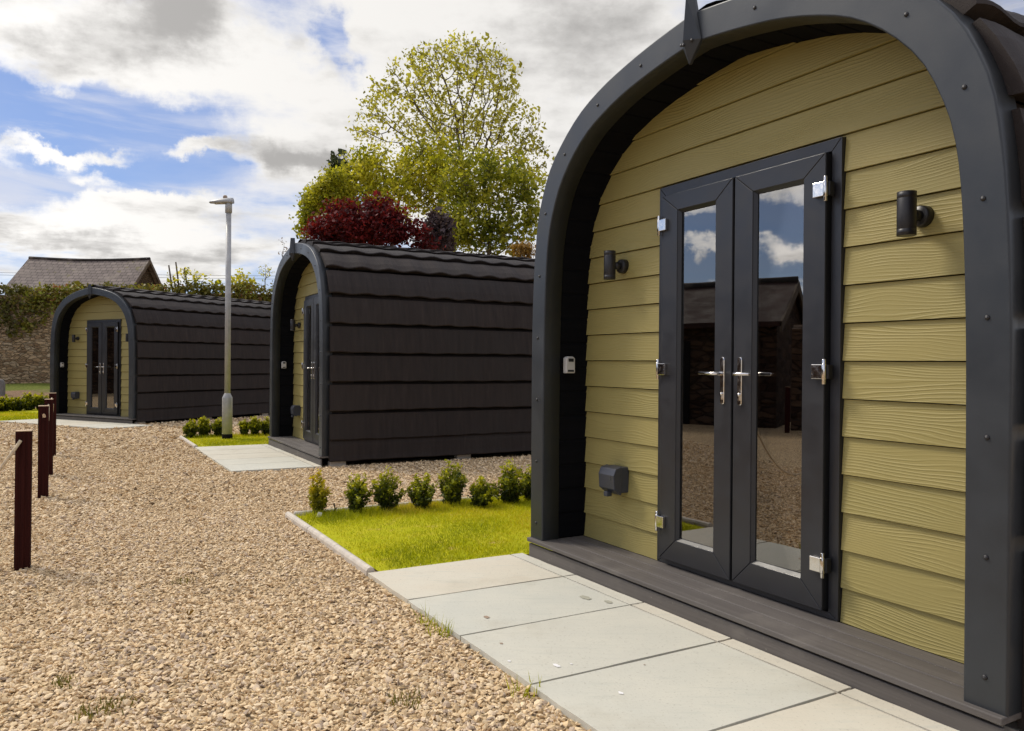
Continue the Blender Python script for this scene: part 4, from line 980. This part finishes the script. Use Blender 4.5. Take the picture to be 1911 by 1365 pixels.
# ------------------------------------------------------------------ sky, sun, camera
SUN_AZ, SUN_EL = -62., 47.
wd = bpy.data.worlds.new('World'); sc.world = wd; wd.use_nodes = True; n = NT(wd.node_tree)
bg = n.n['Background']; bg.inputs['Strength'].default_value = .1
sky = n.new('ShaderNodeTexSky', sky_type='NISHITA'); sky.sun_disc = False; sky.sun_elevation = R(SUN_EL); sky.sun_rotation = R(SUN_AZ); sky.air_density = 1.0; sky.dust_density = .25; sky.ozone_density = 2.0
tc = n.new('ShaderNodeTexCoord').outputs['Generated']; nv = n.new('ShaderNodeVectorMath', operation='NORMALIZE'); n.put(nv.inputs[0], tc)
sx = n.new('ShaderNodeSeparateXYZ'); n.put(sx.inputs[0], nv.outputs[0]); X, Y, Z = sx.outputs
az = n.math('MULTIPLY', n.math('ARCTAN2', X, Y), 57.2958); el = n.math('MULTIPLY', n.math('ARCSINE', Z), 57.2958)
zz = n.math('ADD', n.math('MAXIMUM', Z, 0.), .13); cv = n.new('ShaderNodeCombineXYZ'); n.put(cv.inputs[0], n.math('DIVIDE', X, zz)); n.put(cv.inputs[1], n.math('DIVIDE', Y, zz))
n_a = n.noise(cv.outputs[0], 1.25, 9, .58, dist=.25).outputs[0]; n_b = n.noise(n.mapping(cv.outputs[0], loc=(5, 3, 1)), 2.1, 7, .55).outputs[0]
n_c = n.noise(n.mapping(cv.outputs[0], loc=(1, 7, 4)), 4.6, 6, .6).outputs[0]
# warped bearings so that the clouds' edges are ragged
wz = n.noise(nv.outputs[0], 6., 8, .62); ws = n.new('ShaderNodeSeparateColor'); n.l.new(wz.outputs['Color'], ws.inputs[0])
azw = n.math('ADD', az, n.math('MULTIPLY', n.math('SUBTRACT', ws.outputs[0], .5), 15.)); elw = n.math('ADD', el, n.math('MULTIPLY', n.math('SUBTRACT', ws.outputs[1], .5), 9.))
def blobs(lst):
    tot = None
    for (a0, e0, sa, se, amt) in lst:
        u = n.math('DIVIDE', n.math('SUBTRACT', azw, a0), sa); v = n.math('DIVIDE', n.math('SUBTRACT', elw, e0), se)
        g_ = n.math('MULTIPLY', n.math('EXPONENT', n.math('MULTIPLY', n.math('ADD', n.math('MULTIPLY', u, u), n.math('MULTIPLY', v, v)), -1.)), amt)
        tot = g_ if tot is None else n.math('ADD', tot, g_)
    return tot
def pxb(px, py, rx, ry, amt):
    a_ = math.degrees(math.atan2(px - 955.5, 1453.4)); e_ = math.degrees(math.atan2(678 - py, math.hypot(1453.4, px - 955.5))); k = math.degrees(1 / 1453.4) * math.cos(R(a_)) ** 2
    return (a_, e_, max(rx * k, .5), ry * math.degrees(1 / 1453.4), amt)
cover = blobs([pxb(60, 222, 190, 38, -.62), pxb(280, 250, 190, 48, -.42), pxb(330, 335, 170, 26, -.42), pxb(120, 345, 130, 30, -.36), pxb(640, 88, 55, 42, -.60), pxb(1050, 185, 50, 14, -.30), pxb(480, 290, 60, 20, -.2),
               pxb(880, 170, 270, 200, .34), pxb(250, 80, 330, 75, .40), pxb(255, 382, 90, 22, .62), pxb(110, 285, 130, 16, .50), pxb(340, 280, 150, 18, .50), pxb(160, 332, 60, 13, .42), pxb(560, 280, 140, 50, .25), pxb(200, 455, 420, 45, .34), pxb(1050, 80, 200, 120, .4),
               (-78, 9.5, 18, 7, -.40), (-82, 8.3, 5, 1.1, .62), (-74, 8.2, 2.6, .8, .55), (-80, 12.4, 14, 1.2, .42), (-73, 10.8, 2.6, .7, .40), (-79, 5.4, 7, .5, .3)])
dark = blobs([pxb(300, 45, 150, 60, .75), pxb(180, 105, 120, 40, .25), pxb(570, 290, 80, 26, .50), pxb(430, 280, 60, 22, .2), pxb(1060, 70, 170, 110, .40), pxb(530, 82, 30, 32, .22), pxb(60, 90, 70, 60, .28), pxb(250, 475, 300, 22, .30), pxb(60, 470, 120, 18, .15), pxb(1830, 20, 160, 60, .30)])
fac = n.smooth(n.math('ADD', n_a, n.math('ADD', cover, n.math('MULTIPLY', n.math('SUBTRACT', n_c, .5), .45))), .36, .70)
shade = n.math('ADD', n.math('ADD', n.math('MULTIPLY', n.math('SUBTRACT', n_b, .5), 1.3), n.math('MULTIPLY', n.math('SUBTRACT', n_c, .5), 1.1)), dark)
ccol = n.mix(n.smooth(shade, -.05, .62), (10.5, 10.25, 9.9, 1), (5.0, 4.85, 4.7, 1))
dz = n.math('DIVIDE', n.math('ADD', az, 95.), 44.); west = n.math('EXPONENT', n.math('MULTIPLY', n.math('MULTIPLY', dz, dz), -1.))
cloud_gain = n.math('ADD', n.math('ADD', .68, n.math('MULTIPLY', west, 1.2)), n.smooth(el, 24., 50., 0., .55))   # clouds west and overhead, out of view, brightened for light and door reflections
lc = n.new('ShaderNodeVectorMath', operation='SCALE'); n.put(lc.inputs[0], ccol); n.put(lc.inputs['Scale'], cloud_gain); ccol = lc.outputs[0]
skyc = n.mix(1., sky.outputs[0], (.74, .82, 1.0, 1), 'MULTIPLY')
cs = n.new('ShaderNodeCombineXYZ'); n.put(cs.inputs[0], n.math('MULTIPLY', az, .05)); n.put(cs.inputs[1], n.math('MULTIPLY', el, .32)); veil = n.noise(cs.outputs[0], 1., 6, .6, dist=.6).outputs[0]
thin = n.math('ADD', n.math('MULTIPLY', n.smooth(n_b, .38, .62), .12), n.math('MULTIPLY', n.math('MULTIPLY', n.smooth(veil, .42, .66), .75), n.smooth(az, -62., -45.)), clamp=True)
skyc = n.mix(.40, skyc, (2.5, 3.0, 5.0, 1))
skyc = n.mix(thin, skyc, (5.9, 6.1, 6.9, 1))
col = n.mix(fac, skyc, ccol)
col = n.mix(n.smooth(el, -1.5, .5), (2.6, 2.2, 1.6, 1), col)
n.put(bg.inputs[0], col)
wd.cycles.sampling_method = 'AUTOMATIC'

sd_ = bpy.data.lights.new('sun', 'SUN'); sd_.energy = 2.0; sd_.angle = R(14); sd_.color = (1, .92, .79); so_ = bpy.data.objects.new('sun', sd_); COL.objects.link(so_)
dv = Vector((math.cos(R(SUN_EL)) * math.sin(R(SUN_AZ)), math.cos(R(SUN_EL)) * math.cos(R(SUN_AZ)), math.sin(R(SUN_EL)))); so_.rotation_euler = dv.to_track_quat('Z', 'Y').to_euler(); so_.location = dv * 60

cam = bpy.data.cameras.new('camera'); co = bpy.data.objects.new('camera', cam); COL.objects.link(co); sc.camera = co
pit, rol = -.00296, .00753
cp, sp, cr, sr = math.cos(pit), math.sin(pit), math.cos(rol), math.sin(rol)
right = Vector((cr, -sp * sr, cp * sr)); up = Vector((-sr, -sp * cr, cp * cr)); fwd = Vector((0, cp, sp))
co.matrix_world = Matrix(((right.x, up.x, -fwd.x, 0), (right.y, up.y, -fwd.y, 0), (right.z, up.z, -fwd.z, CAMZ), (0, 0, 0, 1)))
cam.sensor_width = 36; cam.lens = 1453.4 / 1911 * 36; cam.clip_start = .05; cam.clip_end = 2000
sc.view_settings.view_transform = 'Standard'; sc.view_settings.look = 'None'; sc.view_settings.exposure = 0.32; sc.view_settings.gamma = 1
sc.render.resolution_x, sc.render.resolution_y = 1024, 731
sc.cycles.max_bounces = 8; sc.cycles.transparent_max_bounces = 12
